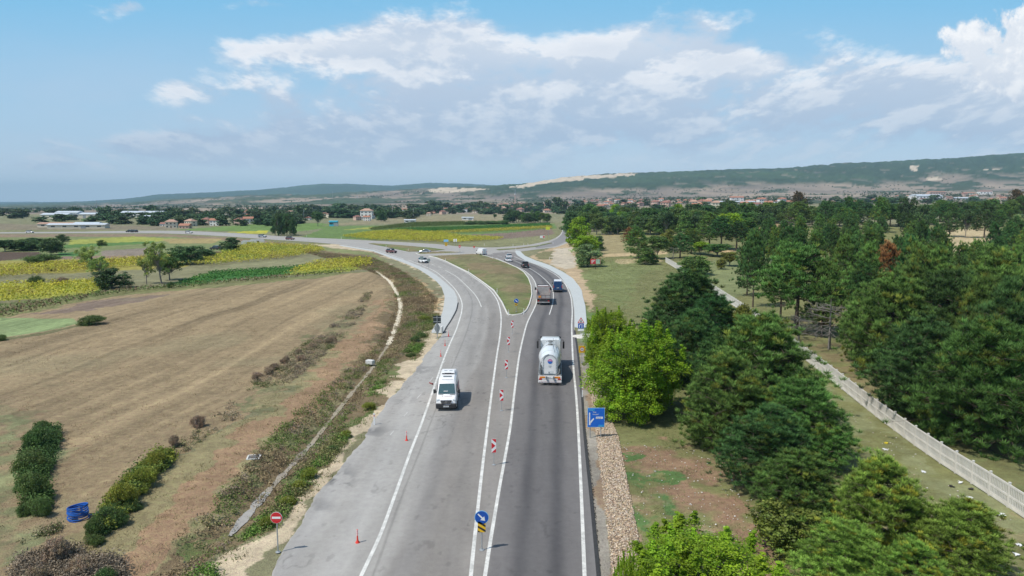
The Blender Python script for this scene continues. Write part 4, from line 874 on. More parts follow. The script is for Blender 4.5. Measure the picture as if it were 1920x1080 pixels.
def cargo_van():
    r = empty('refrigerated_van', (0, 0, 0), 0, 'white high-roof van with a roof cooling unit and red side stripes driving towards the camera', 'van')
    w = .99
    body([(w*.90, .32, .92, 2.95, .06), (w*.98, .28, 1.06, 2.85, .06), (w, .28, 1.20, 2.45, .07), (w, .28, 1.36, 2.02, .07), (w, .28, 2.30, 1.30, .18, .14), (w, .28, 2.58, .85, .18, .16), (w, .28, 2.66, .3, .17, .16), (w, .28, 2.68, -2.7, .16, .16), (w*.98, .30, 2.60, -2.9, .18, .16)], 'body', W_, r)
    MB().loft([[(-.80, 2.0, 1.42), (.80, 2.0, 1.42), (.80, 2.035, 1.42), (-.80, 2.035, 1.42)], [(-.70, 1.355, 2.20), (.70, 1.355, 2.20), (.70, 1.39, 2.22), (-.70, 1.39, 2.22)]]).build('windscreen', mat('windscreen', (.05, .10, .11), .06, spec=.9), r)
    MB().box(-.12, .28, 1.86, 1.96, 1.60, 1.64).build('papers', W_, r)
    for q in (-1, 1):
        MB().add([(q*(w-.055), 1.80, 1.42), (q*(w-.055), .75, 1.42), (q*(w-.125), .75, 2.05), (q*(w-.125), 1.35, 2.05), (q*(w-.015), 1.80, 1.42), (q*(w-.015), .75, 1.42), (q*(w-.09), .75, 2.05), (q*(w-.09), 1.35, 2.05)], [(0, 1, 2, 3), (7, 6, 5, 4), (0, 4, 5, 1), (1, 5, 6, 2), (2, 6, 7, 3), (3, 7, 4, 0)]).build('side_window', GLASS, r)
        MB().box(q*(w-.24)-.15, q*(w-.24)+.15, 2.72, 2.93, .90, 1.12, .05).build('headlight', HEAD, r)
        MB().box(q*.55-.24, q*.55+.24, 2.05, 2.16, 1.325, 1.345).build('hood_vent', BLK, r)
        # red livery bands along the cargo sides
        MB().box(q*(w-.035)-.02, q*(w-.035)+.02, -2.6, .0, 1.25, 1.6).build('side_stripe', mat('stripe_faded', (.58, .22, .22), .45), r)
        MB().box(q*(w+.006)-.01, q*(w+.006)+.01, -2.7, -1.2, .5, 1.05).build('side_stripe', mat('stripe_faded', (.58, .22, .22), .45), r)
        MB().box(q*(w-.25)-.1, q*(w-.25)+.1, -2.93, -2.88, .9, 1.5).build('tail_light', RED, r)
    MB().box(-w*.97, w*.97, 2.62, 3.02, .26, .74, .07).build('front_bumper', BLK, r); MB().box(-w*.9, w*.9, -3.0, -2.8, .3, .55, .03).build('rear_bumper', BLK, r)
    g = MB().loft([[(-.50, 2.90, 1.02), (.50, 2.90, 1.02), (.50, 2.99, 1.0), (-.50, 2.99, 1.0)], [(-.40, 2.96, .70), (.40, 2.96, .70), (.40, 3.035, .70), (-.40, 3.035, .70)]]).build('grille', BLK, r)
    for z in (.78, .88, .98): MB().box(-.43, .43, 3.0, 3.03, z-.008, z+.008).build('grille_bar', CHR, g)
    b = MB().loft([[(.115*math.cos(a)*k, 3.04+d, .87+.115*math.sin(a)*k) for a in [i*math.pi/12 for i in range(24)]] for k, d in ((1, 0), (1, .012), (.84, .012), (.84, 0))], cap=False)
    for a in (90, 210, 330): b.add([(0.018*math.cos(R(a+90)), 3.045, .87+.018*math.sin(R(a+90))), (.1*math.cos(R(a)), 3.045, .87+.1*math.sin(R(a))), (-.018*math.cos(R(a+90)), 3.045, .87-.018*math.sin(R(a+90)))], [(0, 1, 2)])
    b.build('emblem', CHR, g)
    fr = MB()
    for a, c in (((-.54, 1.05), (.54, 1.05)), ((.54, 1.05), (.42, .66)), ((.42, .66), (-.42, .66)), ((-.42, .66), (-.54, 1.05))): fr.tube([(a[0], 3.0, a[1]), (c[0], 3.02, c[1])], .018, n=6)
    fr.build('grille_frame', CHR, g)
    plate(r, 3.025, .40)
    ac = MB().box(-.66, .66, -1.7, -.45, 2.66, 2.88, .07).build('cooling_unit', W_, r)
    MB().box(-.36, .36, -.50, -.435, 2.70, 2.82).box(-.55, -.40, -.50, -.435, 2.70, 2.80).box(.40, .55, -.50, -.435, 2.70, 2.80).build('vent_grille', BLK, ac); MB().box(-.40, -.1, -1.2, -1.0, 2.875, 2.89).box(.1, .40, -1.2, -1.0, 2.875, 2.89).build('vent_slot', SBCK, ac)
    MB().box(-.42, .42, .22, .50, 2.655, 2.69, .02).build('roof_hatch', mat('tinted_plastic', (.12, .15, .16), .3), r)
    red = mat('faded_red_print', (.45, .16, .14), .5); m = MB()
    for k in range(8):
        if k not in (1,): m.box(.42-.12*k-.07, .42-.12*k, 2.30+.02*(k % 2), 2.40, 1.276, 1.281)
    m.build('hood_marks', red, r); m = MB()
    for k in range(13): m.box(-.55+.085*k, -.50+.085*k, .98, 1.05, 2.551, 2.556)
    m.build('roof_marks', mat('grey_print', (.35, .36, .38), .5), r)
    mirrors(r, w+.16, 1.72, 1.55, BLK, 1.25); wheels(r, [(x, y) for x in (-w+.10, w-.10) for y in (2.0, -1.75)], .36, .26); return r

def panel_van(name, label, paint, roof, win=False):
    r = empty(name, (0, 0, 0), 0, label, 'van'); w = 1.0
    body([(w*.90, .35, .95, 2.8, .06), (w, .30, 1.18, 2.4, .07), (w, .3, 1.34, 1.95, .07), (w, .3, 2.2, 1.2, .16, .14), (w, .3, 2.38, .7, .15, .14), (w, .3, 2.42, -2.5, .14, .14), (w*.98, .3, 2.36, -2.75, .15, .14)], 'body', paint, r)
    MB().loft([[(-.80, 1.93, 1.40), (.80, 1.93, 1.40), (.80, 1.97, 1.40), (-.80, 1.97, 1.40)], [(-.70, 1.26, 2.12), (.70, 1.26, 2.12), (.70, 1.30, 2.14), (-.70, 1.30, 2.14)]]).build('windscreen', GLASS, r)
    MB().box(-.80, .80, -2.60, .75, 2.40, 2.46, .04).build('roof', roof, r)
    if win:
        for q in (-1, 1): MB().box(q*.44-.32, q*.44+.32, -2.775, -2.74, 1.45, 2.05, .02).build('rear_window', GLASS, r)
    MB().box(-.012, .012, -2.785, -2.75, .5, 2.2).build('door_seam', BLK, r)
    for q in (-1, 1):
        MB().box(q*.88-.07, q*.88+.07, -2.79, -2.70, 1.0, 1.5, .02).build('tail_light', RED, r); MB().box(q*(w-.22)-.15, q*(w-.22)+.15, 2.6, 2.79, .85, 1.05, .04).build('headlight', HEAD, r)
    MB().box(-w*.95, w*.95, -2.90, -2.68, .30, .55, .04).build('rear_bumper', BLK, r); MB().box(-w*.95, w*.95, 2.6, 2.86, .28, .70, .05).build('front_bumper', BLK, r)
    plate(r, -2.80, .95); mirrors(r, w+.14, 1.62, 1.5, BLK, 1.1); wheels(r, [(x, y) for x in (-w+.10, w-.10) for y in (1.9, -1.65)], .36, .26); return r

def silo_truck():
    r = empty('silo_truck', (0, 0, 0), 0, 'white silo tanker truck seen from behind with a round pink and blue emblem', 'truck')
    TK = mat('tank_paint', (.70, .73, .74), .3, coat=.4, var=.06, scale=1.); GR = mat('chassis_grey', (.16, .17, .17), .6)
    MB().box(-.45, -.33, -.3, 11., .75, 1.0).box(.33, .45, -.3, 11., .75, 1.0).box(-.45, .45, 1., 1.2, .78, .98).box(-.45, .45, 6., 6.2, .78, .98).build('chassis', GR, r)
    # rear is y = 0, cab at y = 8.6 .. 10.9
    cab = MB().loft([ring8(1.2, .55, 3.2, 8.75, .06, .16), ring8(1.23, .55, 3.32, 9.1, .06, .18), ring8(1.23, .55, 3.30, 10.4, .08, .18), ring8(1.18, .55, 3.0, 10.85, .12, .18), ring8(1.15, .55, 1.9, 10.98, .04, .15)]).build('cab', TK, r, True)
    MB().box(-1.0, 1.0, 10.78, 10.95, 1.9, 2.75, .05).build('windscreen', GLASS, cab)
    MB().box(-1.25, 1.25, 10.78, 11.18, 2.98, 3.16, .05).build('sun_visor', BLK, cab)
    for q in (-1, 1):
        MB().box(q*1.155-.03, q*1.155+.03, 9.5, 10.4, 1.95, 2.65).build('side_window', GLASS, cab); MB().box(q*1.0-.25, q*1.0+.25, 10.75, 11.0, 3.12, 3.22, .03).build('visor_end', BLK, cab)
        m = MB().box(q*1.56-.11, q*1.56+.11, 10.2, 10.42, 1.85, 2.75, .04); m.tube([(q*1.15, 10.4, 2.85), (q*1.5, 10.4, 2.9), (q*1.56, 10.3, 2.7)], .03).build('mirror', BLK, cab)
        MB().box(q*1.22-.04, q*1.22+.04, 8.5, 8.9, .9, 3.2).build('wind_deflector', GR, cab)
    MB().lathe([(.02, 8.45), (.55, 8.42), (.85, 8.1), (.98, 7.3), (1.10, 6.0), (1.23, 4.8), (1.27, 4.0), (1.25, 3.2), (1.12, 2.1), (.98, 1.2), (.92, .72), (.02, .68)], 'y', (0, 0, 2.25), 36).build('tank', TK, r, True)
    for y, rr in ((6.0, 1.105), (3.95, 1.275), (2.1, 1.125)): MB().lathe([(rr-.01, y-.03), (rr+.012, y-.03), (rr+.012, y+.03), (rr-.01, y+.03)], 'y', (0, 0, 2.25), 36).build('tank_band', mat('band', (.55, .58, .60), .35, .3), r, True)
    for y in (4.4, 6.6):
        h = MB().lathe([(.26, 0), (.26, .10), (.20, .14), (.02, .15)], 'z', (0, y, 3.36 if y > 6 else 3.50), 18); h.tube([(-.5, y, 3.4), (-.2, y, 3.56), (.5, y, 3.56)], .02).build('manhole', GR, r)
    MB().box(.62, .66, 1.6, 8., 3.42, 3.45).box(.30, .34, 1.6, 8., 3.56, 3.58).build('walkway_rail', GR, r)
    # arched rear door with a bolted rim
    def arch(w, z0, zc, n=14): return [(-w, z0)]+[(-w*math.cos(math.pi*i/n), zc+w*math.sin(math.pi*i/n)) for i in range(n+1)]+[(w, z0)]
    d = MB().prism(arch(.80, 1.05, 2.45), .50, .70).build('rear_door', TK, r)
    MB().prism(arch(.62, 1.15, 2.45), .46, .499).build('door_panel', W_, d)
    for i in range(30):
        t = i/29*5.0
        if t < 1.25: x, z = -.71, 1.2+t
        elif t < 3.75: a = (t-1.25)/2.5*math.pi; x, z = -.71*math.cos(a), 2.45+.71*math.sin(a)
        else: x, z = .71, 2.45-(t-3.75)
        MB().lathe([(.035, 0), (.035, .05), (.01, .055)], 'y', (x, .44, z), 8).build('bolt', GR, d)
    pk, bl = mat('emblem_pink', (.62, .16, .32), .4), mat('emblem_blue', (.03, .16, .55), .4)
    e = MB().lathe([(.26, 0), (.26, .012), (.01, .013)], 'y', (0, .44, 2.50), 28).build('emblem', bl, d)
    MB().prism([(-.26, 2.56), (-.20, 2.66), (-.1, 2.73), (.02, 2.75), (.14, 2.71), (.22, 2.62), (.25, 2.52), (.14, 2.50), (.02, 2.54), (-.12, 2.50)], .432, .438).build('emblem_sweep', pk, e)
    MB().prism([(-.16, 2.55), (.16, 2.56), (.16, 2.59), (-.16, 2.585)], .427, .431).build('emblem_bar', SWHT, e)
    MB().box(-.17, .17, .45, .458, 1.98, 2.03).box(-.12, .12, .45, .458, 1.86, 1.90).build('door_print', SBCK, d); MB().box(-.2, .32, .44, .458, 1.2, 1.5).build('door_latch_plate', TK, d); MB().box(-.15, -.05, .42, .45, 1.25, 1.33).build('latch', BLK, d)
    hose = [(-.95, .45, 2.1), (-.98, .42, 1.5), (-.95, .35, 1.15), (-.6, .3, 1.0), (0, .28, .97), (.6, .3, 1.02), (.95, .35, 1.2), (1.0, .5, 1.6), (.98, 1.2, 1.7)]
    MB().tube(hose, .075, n=10).build('hose', GR, r, True)
    MB().tube([(-.92, .5, 2.3), (-.85, .46, 2.8), (-.5, .46, 3.15), (-.1, .48, 3.28)], .03, n=8).build('air_pipe', GR, r, True)
    MB().box(-1.12, -1.02, .2, .32, 1.1, 1.9).box(-1.18, -.9, .1, .9, 1.0, 1.06).box(.9, 1.18, .1, .9, 1.0, 1.06).build('ladder', STEEL, r)
    for q in (-1, 1):
        MB().box(q*1.22-.04, q*1.22+.04, .5, 7.9, .95, 1.05).build('side_rail', STEEL, r); MB().box(q*1.02-.2, q*1.02+.2, .9, 2.0, 1.1, 1.5, .04).build('side_box', GR, r)
        MB().box(q*.80-.30, q*.80+.30, -.04, .06, .78, .98, .02).build('orange_lamp', ORG, r); MB().box(q*1.0-.16, q*1.0+.16, -.05, .06, .62, .77, .02).build('tail_light', RED, r)
        MB().box(q*1.0-.27, q*1.0+.27, .4, 5.0, .98, 1.04, .02).build('mudguard', BLK, r)
    MB().box(-1.24, 1.24, -.02, .16, .60, 1.02).build('rear_crossmember', W_, r); plate(r, -.03, .80, w=.9)
    bb = MB().box(-1.24, 1.24, -.10, .02, .30, .54, .03).build('bumper', W_, r); m = MB()
    for k in range(15): m.add([(-1.14+.155*k, -.105, .34), (-1.09+.155*k, -.105, .34), (-1.03+.155*k, -.105, .50), (-1.08+.155*k, -.105, .50)], [(0, 1, 2, 3)])
    m.build('bumper_stripes', mat('worn_red_stripe', (.60, .35, .35), .5), bb)
    wheels(r, [(x, y) for x in (-1.03, 1.03) for y in (1.2, 2.55, 3.9, 9.9)], .50, .42); return r

def dump_truck():
    r = empty('dump_truck', (0, 0, 0), 0, 'dusty tipper truck with an empty open bed, seen from behind on the curve', 'truck')
    GR = mat('tipper_grey', (.36, .34, .33), .6, var=.2, scale=1.5); CR = mat('tipper_cab', (.62, .58, .57), .4, var=.1); RR = mat('tipper_red', (.27, .13, .11), .5, var=.2)
    MB().box(-.45, .45, 0, 8.2, .8, 1.0).build('chassis', BLK, r)
    b = MB().box(-1.2, 1.2, .15, 5.6, 1.15, 1.25).box(-1.25, -1.17, .1, 5.6, 1.2, 2.35).box(1.17, 1.25, .1, 5.6, 1.2, 2.35).box(-1.2, 1.2, 5.5, 5.6, 1.2, 2.9).build('bed', GR, r)
    MB().box(-1.3, -1.15, .1, 5.7, 2.35, 2.45).box(1.15, 1.3, .1, 5.7, 2.35, 2.45).box(-1.3, 1.3, 5.5, 5.66, 2.9, 3.0).build('bed_rim', RR, b)
    m = MB()
    for q in (-1, 1):
        for k in range(6): m.box(q*1.27-.03, q*1.27+.03, .3+k*.98, .4+k*.98, 1.2, 2.35)
    m.build('rib', RR, b)
    t = MB().box(-1.2, 1.2, .02, .09, 1.2, 2.0).build('tailgate', GR, r); MB().box(-1.2, 1.2, -.01, .0, 1.25, 1.32).box(-1.2, 1.2, -.01, .0, 1.92, 1.98).box(-.4, -.34, -.01, 0, 1.2, 2.).box(.34, .4, -.01, 0, 1.2, 2.).build('tailgate_frame', RR, t)
    MB().box(-.95, -.5, -.02, .0, 1.45, 1.8).build('orange_panel', ORG, t)
    c = MB().loft([ring8(1.18, .6, 2.9, 6.0, .06, .15), ring8(1.22, .6, 3.0, 6.5, .08, .16), ring8(1.2, .6, 2.9, 7.9, .10, .16), ring8(1.15, .6, 1.8, 8.15, .05, .12)]).build('cab', CR, r, True)
    MB().box(-1., 1., 7.95, 8.1, 1.8, 2.6, .04).build('windscreen', GLASS, c); MB().box(-1.15, 1.15, 7.9, 8.3, 2.85, 3.02, .04).build('sun_visor', BLK, c)
    mirrors(c, 1.5, 7.7, 2.2, BLK, 1.8)
    for q in (-1, 1): MB().box(q*.95-.15, q*.95+.15, -.08, .02, .75, .92).build('tail_light', RED, r)
    MB().box(-1.2, 1.2, -.08, .06, .48, .66, .02).build('bumper', GR, r); MB().box(-.9, .9, -.06, .04, .70, 1.1).build('under_box', BLK, r); plate(r, -.10, .50)
    wheels(r, [(x, y) for x in (-1.02, 1.02) for y in (1.3, 2.7, 7.2)], .5, .42); return r

def build_vehicles():
    put(cargo_van(), 836.5, 772, rz=math.pi+.03, off=-3.0)
    put(silo_truck(), 1031, 724, to=(1032.5, 668), off=.1)
    put(dump_truck(), 1019, 573, to=(1017, 545), off=.1)
    put(panel_van('passenger_van', 'dark blue van with a white roof beside the tipper truck', mat('van_blue', (.012, .06, .17), .3, coat=.5), W_), 1046, 549, to=(1043, 531), off=2.9)
    put(panel_van('panel_van', 'white panel van waiting at the junction, seen from behind', W_, W_), 909, 479, rz=R(28), off=2.9)
    SIL, WHT, BLK_, RDC = mat('car_silver', (.45, .48, .52), .3, .4, coat=.6), mat('car_white', (.78, .78, .78), .3, coat=.6, var=.03), mat('car_black', (.02, .022, .025), .25, coat=.7), mat('car_red', (.17, .06, .06), .3, coat=.5)
    put(make_car('pickup', 'black pickup truck with a covered cargo bed on the right carriageway', 'pickup', BLK_, 'pickup'), 986, 503, to=(976, 494), off=2.6)
    put(make_car('sedan', 'white sedan nearer to the black pickup, beside the island tip', 'car', WHT), 955, 491.5, to=(938, 483), off=2.2)
    put(make_car('sedan', 'white sedan ahead of the other white one, close to the pale pavement', 'car', WHT), 957, 484.5, to=(938, 477.5), off=2.2)
    put(make_car('sedan', 'silver sedan turning left between the two small grass islands', 'car', SIL), 797, 474.3, rz=R(84), off=0)
    put(make_car('small_van', 'white people carrier half hidden by a grey sign back at the junction', 'car', WHT, 'suv'), 794, 493, rz=R(215), off=0)
    put(make_car('suv', 'dark red car coming round the bend on the main road', 'car', RDC, 'suv'), 734, 474.5, rz=R(235), off=0)
    g = 'distant cars on the main road'; far = make_car('car', 'small dark car far along the main road, one of two close together', 'car', BLK_, 'suv', g); put(far, 243, 435.6, rz=R(85))
    for px, py, rz, lab, mm in ((252, 435.8, 85, 'small dark car far along the main road, one of two close together', None), (354, 437.6, 262, 'small pale car alone on the distant main road', WHT), (492, 445.2, 262, 'small dark car on the main road before the tall tree cluster', SIL), (544, 449.6, 258, 'small dark blue car on the main road just below the tall tree cluster', RDC), (56, 437.2, 265, 'tiny pale car at the left end of the main road', WHT)):
        c = copy_tree(far); c['label'] = lab; put(c, px, py, rz=R(rz))
        if mm:
            for o in c.children:
                if o.name.split('.')[0] in ('body', 'roof'): o.data = o.data.copy(); o.data.materials.clear(); o.data.materials.append(mm)
    c = make_car('parked_car', 'dark car parked on the grass beside the bush near the yellow field', 'car', BLK_, 'suv'); put(c, 404, 468, rz=R(80), z=0)
    c = make_car('car', 'white car half hidden by the trees beside the far bend', 'car', WHT, 'suv'); put(c, 1071, 449.5, rz=R(-60))
build_vehicles()

# ------------------------------------------------ road signs
def disc(r, y0, y1, z, n=32): return MB().lathe([(.004, y0), (r, y0), (r, y1), (.004, y1)], 'y', (0, 0, z), n)
def pole(root, h, r=.035, x=0., base=True):
    m = MB().tube([(x, 0, 0), (x, 0, h)], r, n=10)
    if base: m.lathe([(.14, 0), (.14, .03), (.05, .06)], 'z', (x, 0, 0), 12)
    m.build('pole', STEEL, root, True)
def sign(name, px, py, label, cat='road sign', rz=0., z=ZR, group=None):
    p = G(px, py); return empty(name, (p.x, p.y, max(p.z, z)), rz, label, cat, group)
def arrow_sign(px, py, label, s=1.):
    r = sign('keep_right_sign', px, py, label, z=.3 if py < 600 else ZR); pole(r, 2.25)
    d = disc(.40, -.055, -.04, 1.95).build('disc', SLBL, r); disc(.37, -.062, -.056, 1.95).build('blue_field', SBLU, d)
    c = Vector((0, 0)); u = Vector((.7071, -.7071)); v = Vector((.7071, .7071)); pt = lambda a, b: (u.x*a+v.x*b, 1.95+u.y*a+v.y*b)
    MB().prism([pt(-.29, -.035), pt(-.29, .035), pt(.06, .045), pt(.05, .16), pt(.27, 0), pt(.05, -.16), pt(.06, -.045)], -.068, -.063).build('arrow', SWHT, d)
    b = MB().prism([(-.16, 1.08), (.16, 1.08), (.22, 1.14), (.22, 1.66), (.16, 1.72), (-.16, 1.72), (-.22, 1.66), (-.22, 1.14)], -.055, -.042).build('hazard_board', SYEL, r)
    for k in range(3):                                  # black diagonal bars falling to the right
        z = 1.52-.29*k+.12
        P = clip([(-.6, z+.6*.62), (.6, z-.6*.62), (.6, z-.6*.62-.13), (-.6, z+.6*.62-.13)], (-.215, .215, 1.09, 1.71))
        if len(P) > 2: MB().prism(P, -.062, -.056).build('stripe', SBLK, b)
    return r
def clip(P, box):
    """Sutherland-Hodgman against an axis-aligned box"""
    x0, x1, z0, z1 = box
    for ax, lim, sg in ((0, x0, 1), (0, x1, -1), (1, z0, 1), (1, z1, -1)):
        out = []
        for i in range(len(P)):
            a, b = P[i-1], P[i]; ia, ib = (a[ax]-lim)*sg >= 0, (b[ax]-lim)*sg >= 0
            if ia != ib: t = (lim-a[ax])/(b[ax]-a[ax]); out.append((a[0]+(b[0]-a[0])*t, a[1]+(b[1]-a[1])*t))
            if ib: out.append(b)
        P = out
        if not P: return []
    return P
def build_signs():
    arrow_sign(903.5, 1033, 'round blue keep-right sign over a striped yellow board, nearest the camera')
    arrow_sign(968, 588, 'small round blue arrow sign and striped board on the tip of the grass island')
    r = sign('no_entry_sign', 521.5, 1037, 'round red no-entry sign on a grey pole at the edge of the left carriageway'); pole(r, 2.35)
    d = disc(.33, -.055, -.04, 2.05).build('disc', SWHT, r); disc(.315, -.061, -.056, 2.05).build('red_field', SRED, d); MB().box(-.24, .24, -.068, -.062, 1.99, 2.11).build('white_bar', SWHT, d)
    # red and white chevron boards between the carriageways
    ch = None; labs = [(926, 873, 'nearest'), (940.5, 771, 'second nearest'), (949.5, 709, 'third nearest'), (953.5, 661, 'fourth'), (960.5, 627, 'farthest')]
    for px, py, q in labs:
        if ch is None:
            ch = r = sign('chevron_marker', px, py, '', 'marker board', group='chevron marker boards along the centre of the road'); pole(r, 2.0, .025)
            b = MB().box(-.17, .17, -.05, -.035, .98, 2.02).build('board', SWHT, r)
            MB().prism([(-.165, 1.25), (-.165, 1.75), (.13, 1.5)], -.056, -.051).build('triangle', SRED, b)
            for s in (-1, 1): MB().prism([(-.165, 1.5+s*.515), (.165, 1.5+s*.515), (.165, 1.5+s*.22), (-.02, 1.5+s*.38)] if s > 0 else [(-.165, .985), (-.02, 1.12), (.165, 1.28), (.165, .985)], -.056, -.051).build('corner', SRED, b)
            c = ch
        else: c = copy_tree(ch); p = G(px, py); c.location = (p.x, p.y, ZR)
        c['label'] = 'red and white chevron board on a thin post, %s from the camera' % q
    # red flexible posts
    f = None
    for px, py, q in ((670.5, 1019, 'right of the no-entry sign'), (762.5, 827, 'the second, left of the white line'), (826.5, 669, 'the third one, beyond the white van'), (834.5, 649, 'the fourth, near the dark sign back'), (841, 631, 'the last one, nearest the concrete end slab')):
        if f is None:
            f = c = sign('flexible_post', px, py, '', 'traffic post', group='red flexible posts beside the white line')
            b = MB().lathe([(.13, 0), (.12, .05), (.06, .12), (.045, .30), (.042, .78), (.01, .80)], 'z', (0, 0, 0), 14).build('post', ORED, f, True)
            for z in (.46, .58, .70): MB().lathe([(.040, z), (.049, z), (.049, z+.05), (.040, z+.05)], 'z', (0, 0, 0), 14).build('reflective_band', SWHT, b)
        else: c = copy_tree(f); p = G(px, py); c.location = (p.x, p.y, ZR)
        c['label'] = 'red flexible traffic post with white bands, '+q
    c = sign('fallen_post_piece', 808, 721, 'small broken red piece lying on the asphalt left of the white van', 'debris', rz=R(-55)); MB().lathe([(.05, -.35), (.05, .2), (.09, .28), (.10, .34)], 'x', (0, 0, .09), 12).build('tube', mat('post_red_dirty', (.30, .04, .04), .7), c)
    # yellow speed board
    r = sign('speed_limit_sign', 1091, 681, 'yellow square board with a round 50 speed limit sign beside the bright tree'); pole(r, 2.1)
    b = MB().box(-.40, .40, -.055, -.04, 1.25, 2.10).build('yellow_board', SYEL, r); disc(.27, -.061, -.056, 1.68).build('red_ring', SRED, b); d = disc(.21, -.066, -.062, 1.68).build('white_disc', SWHT, b); text('50', .27, SBLK, d, (0, -.068, 1.585), align='CENTER')
    # triangular warning over blue panel
    r = sign('warning_sign', 1089, 628, 'red triangular warning sign above a blue panel ending the right pavement', z=.0); pole(r, 2.55)
    t = MB().prism([(-.52, 1.78), (.52, 1.78), (0, 2.66)], -.055, -.04).build('triangle', SRED, r); MB().prism([(-.36, 1.87), (.36, 1.87), (0, 2.47)], -.061, -.056).build('white_field', SWHT, t); MB().prism([(-.07, 1.92), (.07, 1.92), (.09, 2.10), (.03, 2.18), (.04, 2.26), (-.04, 2.26), (-.03, 2.18), (-.09, 2.10)], -.067, -.062).build('symbol', SBLK, t)
    b = MB().box(-.42, .42, -.055, -.04, .98, 1.74).build('blue_panel', SBLU, r)
    MB().prism([(-.26, 1.06), (-.17, 1.06), (-.17, 1.40), (-.02, 1.56), (-.09, 1.64), (-.26, 1.46)], -.061, -.056).box(.10, .19, -.061, -.056, 1.06, 1.66).prism([(.08, 1.52), (.21, 1.52), (.145, 1.68)], -.066, -.0615).build('lane_arrows', SWHT, b)
    MB().box(-.45, .45, -.052, -.042, .62, .90).build('small_plate', SWHT, r)
    # big blue direction sign
    r = sign('direction_sign', 1117, 821, 'large blue direction sign on two legs beside the stone strip and the bright green tree', z=.0)
    k = F/G(1117, 821).y; w, z0, h = 33/k, 21.5/k, 38.5/k
    MB().tube([(-.33*w, .05, 0), (-.33*w, .05, z0+h-.1)], .04, n=8).build('leg', STEEL, r); MB().tube([(.30*w, .05, -.1), (.30*w, .05, z0+h-.1)], .04, n=8).build('leg', STEEL, r)
    b = MB().box(-w/2, w/2, -.03, .0, z0, z0+h).build('panel', SLBL, r); e = .035; MB().box(-w/2+e, w/2-e, -.037, -.031, z0+e, z0+h-e).build('blue_field', mat('sign_bright_blue', (.008, .14, .62), .4, var=.04), b)
    X = lambda u: -w/2+u*w; Z = lambda v: z0+h*(1-v)
    MB().prism([(X(.09), Z(.90)), (X(.16), Z(.90)), (X(.17), Z(.68)), (X(.35), Z(.52)), (X(.39), Z(.57)), (X(.19), Z(.80)), (X(.17), Z(.90))], -.044, -.0385).box(X(.085), X(.15), -.0465, -.0445, Z(.885), Z(.24)).build('fork_arrow', SWHT, b)
    MB().box(X(.08), X(.42), -.044, -.038, Z(.15), Z(.04)).build('route_tag', mat('tag_blue', (.02, .30, .66), .4), b); text('D 020', .11, SLBL, b, (X(.12), -.047, Z(.135)), depth=.002)
    text('Vize', .17, SWHT, b, (X(.30), -.042, Z(.25))); text('Kırklareli', .15, SWHT, b, (X(.30), -.042, Z(.365)), sx=.86)
    q = MB().box(X(.49), X(.90), -.044, -.038, Z(.56), Z(.455)).build('white_tag', SWHT, b); text('SANAYİ', .11, SBLU, q, (X(.515), -.047, Z(.54)), depth=.002, sx=.95)
    MB().box(X(.64), X(.97), -.044, -.038, Z(.975), Z(.87)).build('distance_tag', mat('tag_blue', (.02, .30, .66), .4), b); text('300 m', .10, SLBL, b, (X(.68), -.047, Z(.962)), depth=.002)
    # dark sign back by the left pavement
    r = sign('reversed_sign', 820, 634, 'dark back of a square sign above a pointed grey one beside the left pavement', z=0.); pole(r, 3.3, .05)
    MB().box(-.55, .55, .05, .07, 2.15, 3.25).build('square_plate', mat('sign_back_dark', (.035, .045, .045), .5), r); MB().prism([(-.05, .55), (.05, .55), (.42, 1.35), (.38, 1.65), (.1, 2.1), (-.1, 2.1), (-.38, 1.65), (-.42, 1.35)], .05, .07).build('pointed_plate', SBCK, r)
    MB().box(-.55, .55, .0, .049, 2.35, 2.42).box(-.55, .55, .0, .049, 2.95, 3.02).build('bracket', STEEL, r)
    for px, py, lab, s in ((791, 500.5, 'grey back of a square sign in front of the white people carrier', 0), (804, 505.5, 'grey back of a round sign at the left pavement by the junction', 1)):
        r = sign('reversed_sign', px, py, lab, z=.15); pole(r, 2.9, .045)
        (disc(.5, .05, .07, 2.6, 24) if s else MB().box(-.5, .5, .05, .07, 2.0, 3.1)).build('plate', mat('sign_back_green', (.24, .30, .29), .5), r)
    r = sign('direction_sign', 836.5, 468, 'blue board above a yellow and black board on the far small island', z=.3); pole(r, 3.6, .05)
    MB().box(-.95, .95, -.05, .0, 2.9, 3.8).build('blue_board', SLBL, r); b = MB().box(-.5, .5, -.05, 0, 1.2, 2.6).build('yellow_board', SYEL, r)
    for k in range(3): MB().prism([(-.45, 1.3+.45*k), (0, 1.5+.45*k), (.45, 1.3+.45*k), (.45, 1.45+.45*k), (0, 1.65+.45*k), (-.45, 1.45+.45*k)], -.058, -.051).build('chevron', SBLK, b)
    for px, py, lab in ((862, 471.5, 'small round red sign on the far side of the junction'), (889, 473, 'faint red triangular sign left of the white panel van')):
        r = sign('red_sign', px, py, lab, z=.1); pole(r, 2.0, .04); (disc(.5, -.05, -.03, 1.9, 8) if px < 870 else MB().prism([(-.45, 2.2), (.45, 2.2), (0, 1.4)], -.05, -.03)).build('plate', SRED, r)
        if px < 870: MB().box(-.36, .36, -.06, -.051, 1.82, 1.98).build('white_band', SWHT, r)
    r = sign('sign_pair', 853.5, 461, 'two small pale signs side by side beyond the junction', z=0.); MB().tube([(-.45, 0, 0), (-.45, 0, 3.2)], .05).build('pole', STEEL, r); MB().tube([(.45, 0, 0), (.45, 0, 3.2)], .05).build('pole', STEEL, r)
    for q in (-1, 1): MB().box(q*.45-.3, q*.45+.3, -.06, -.05, 1.8, 3.1).build('plate', SWHT, r)
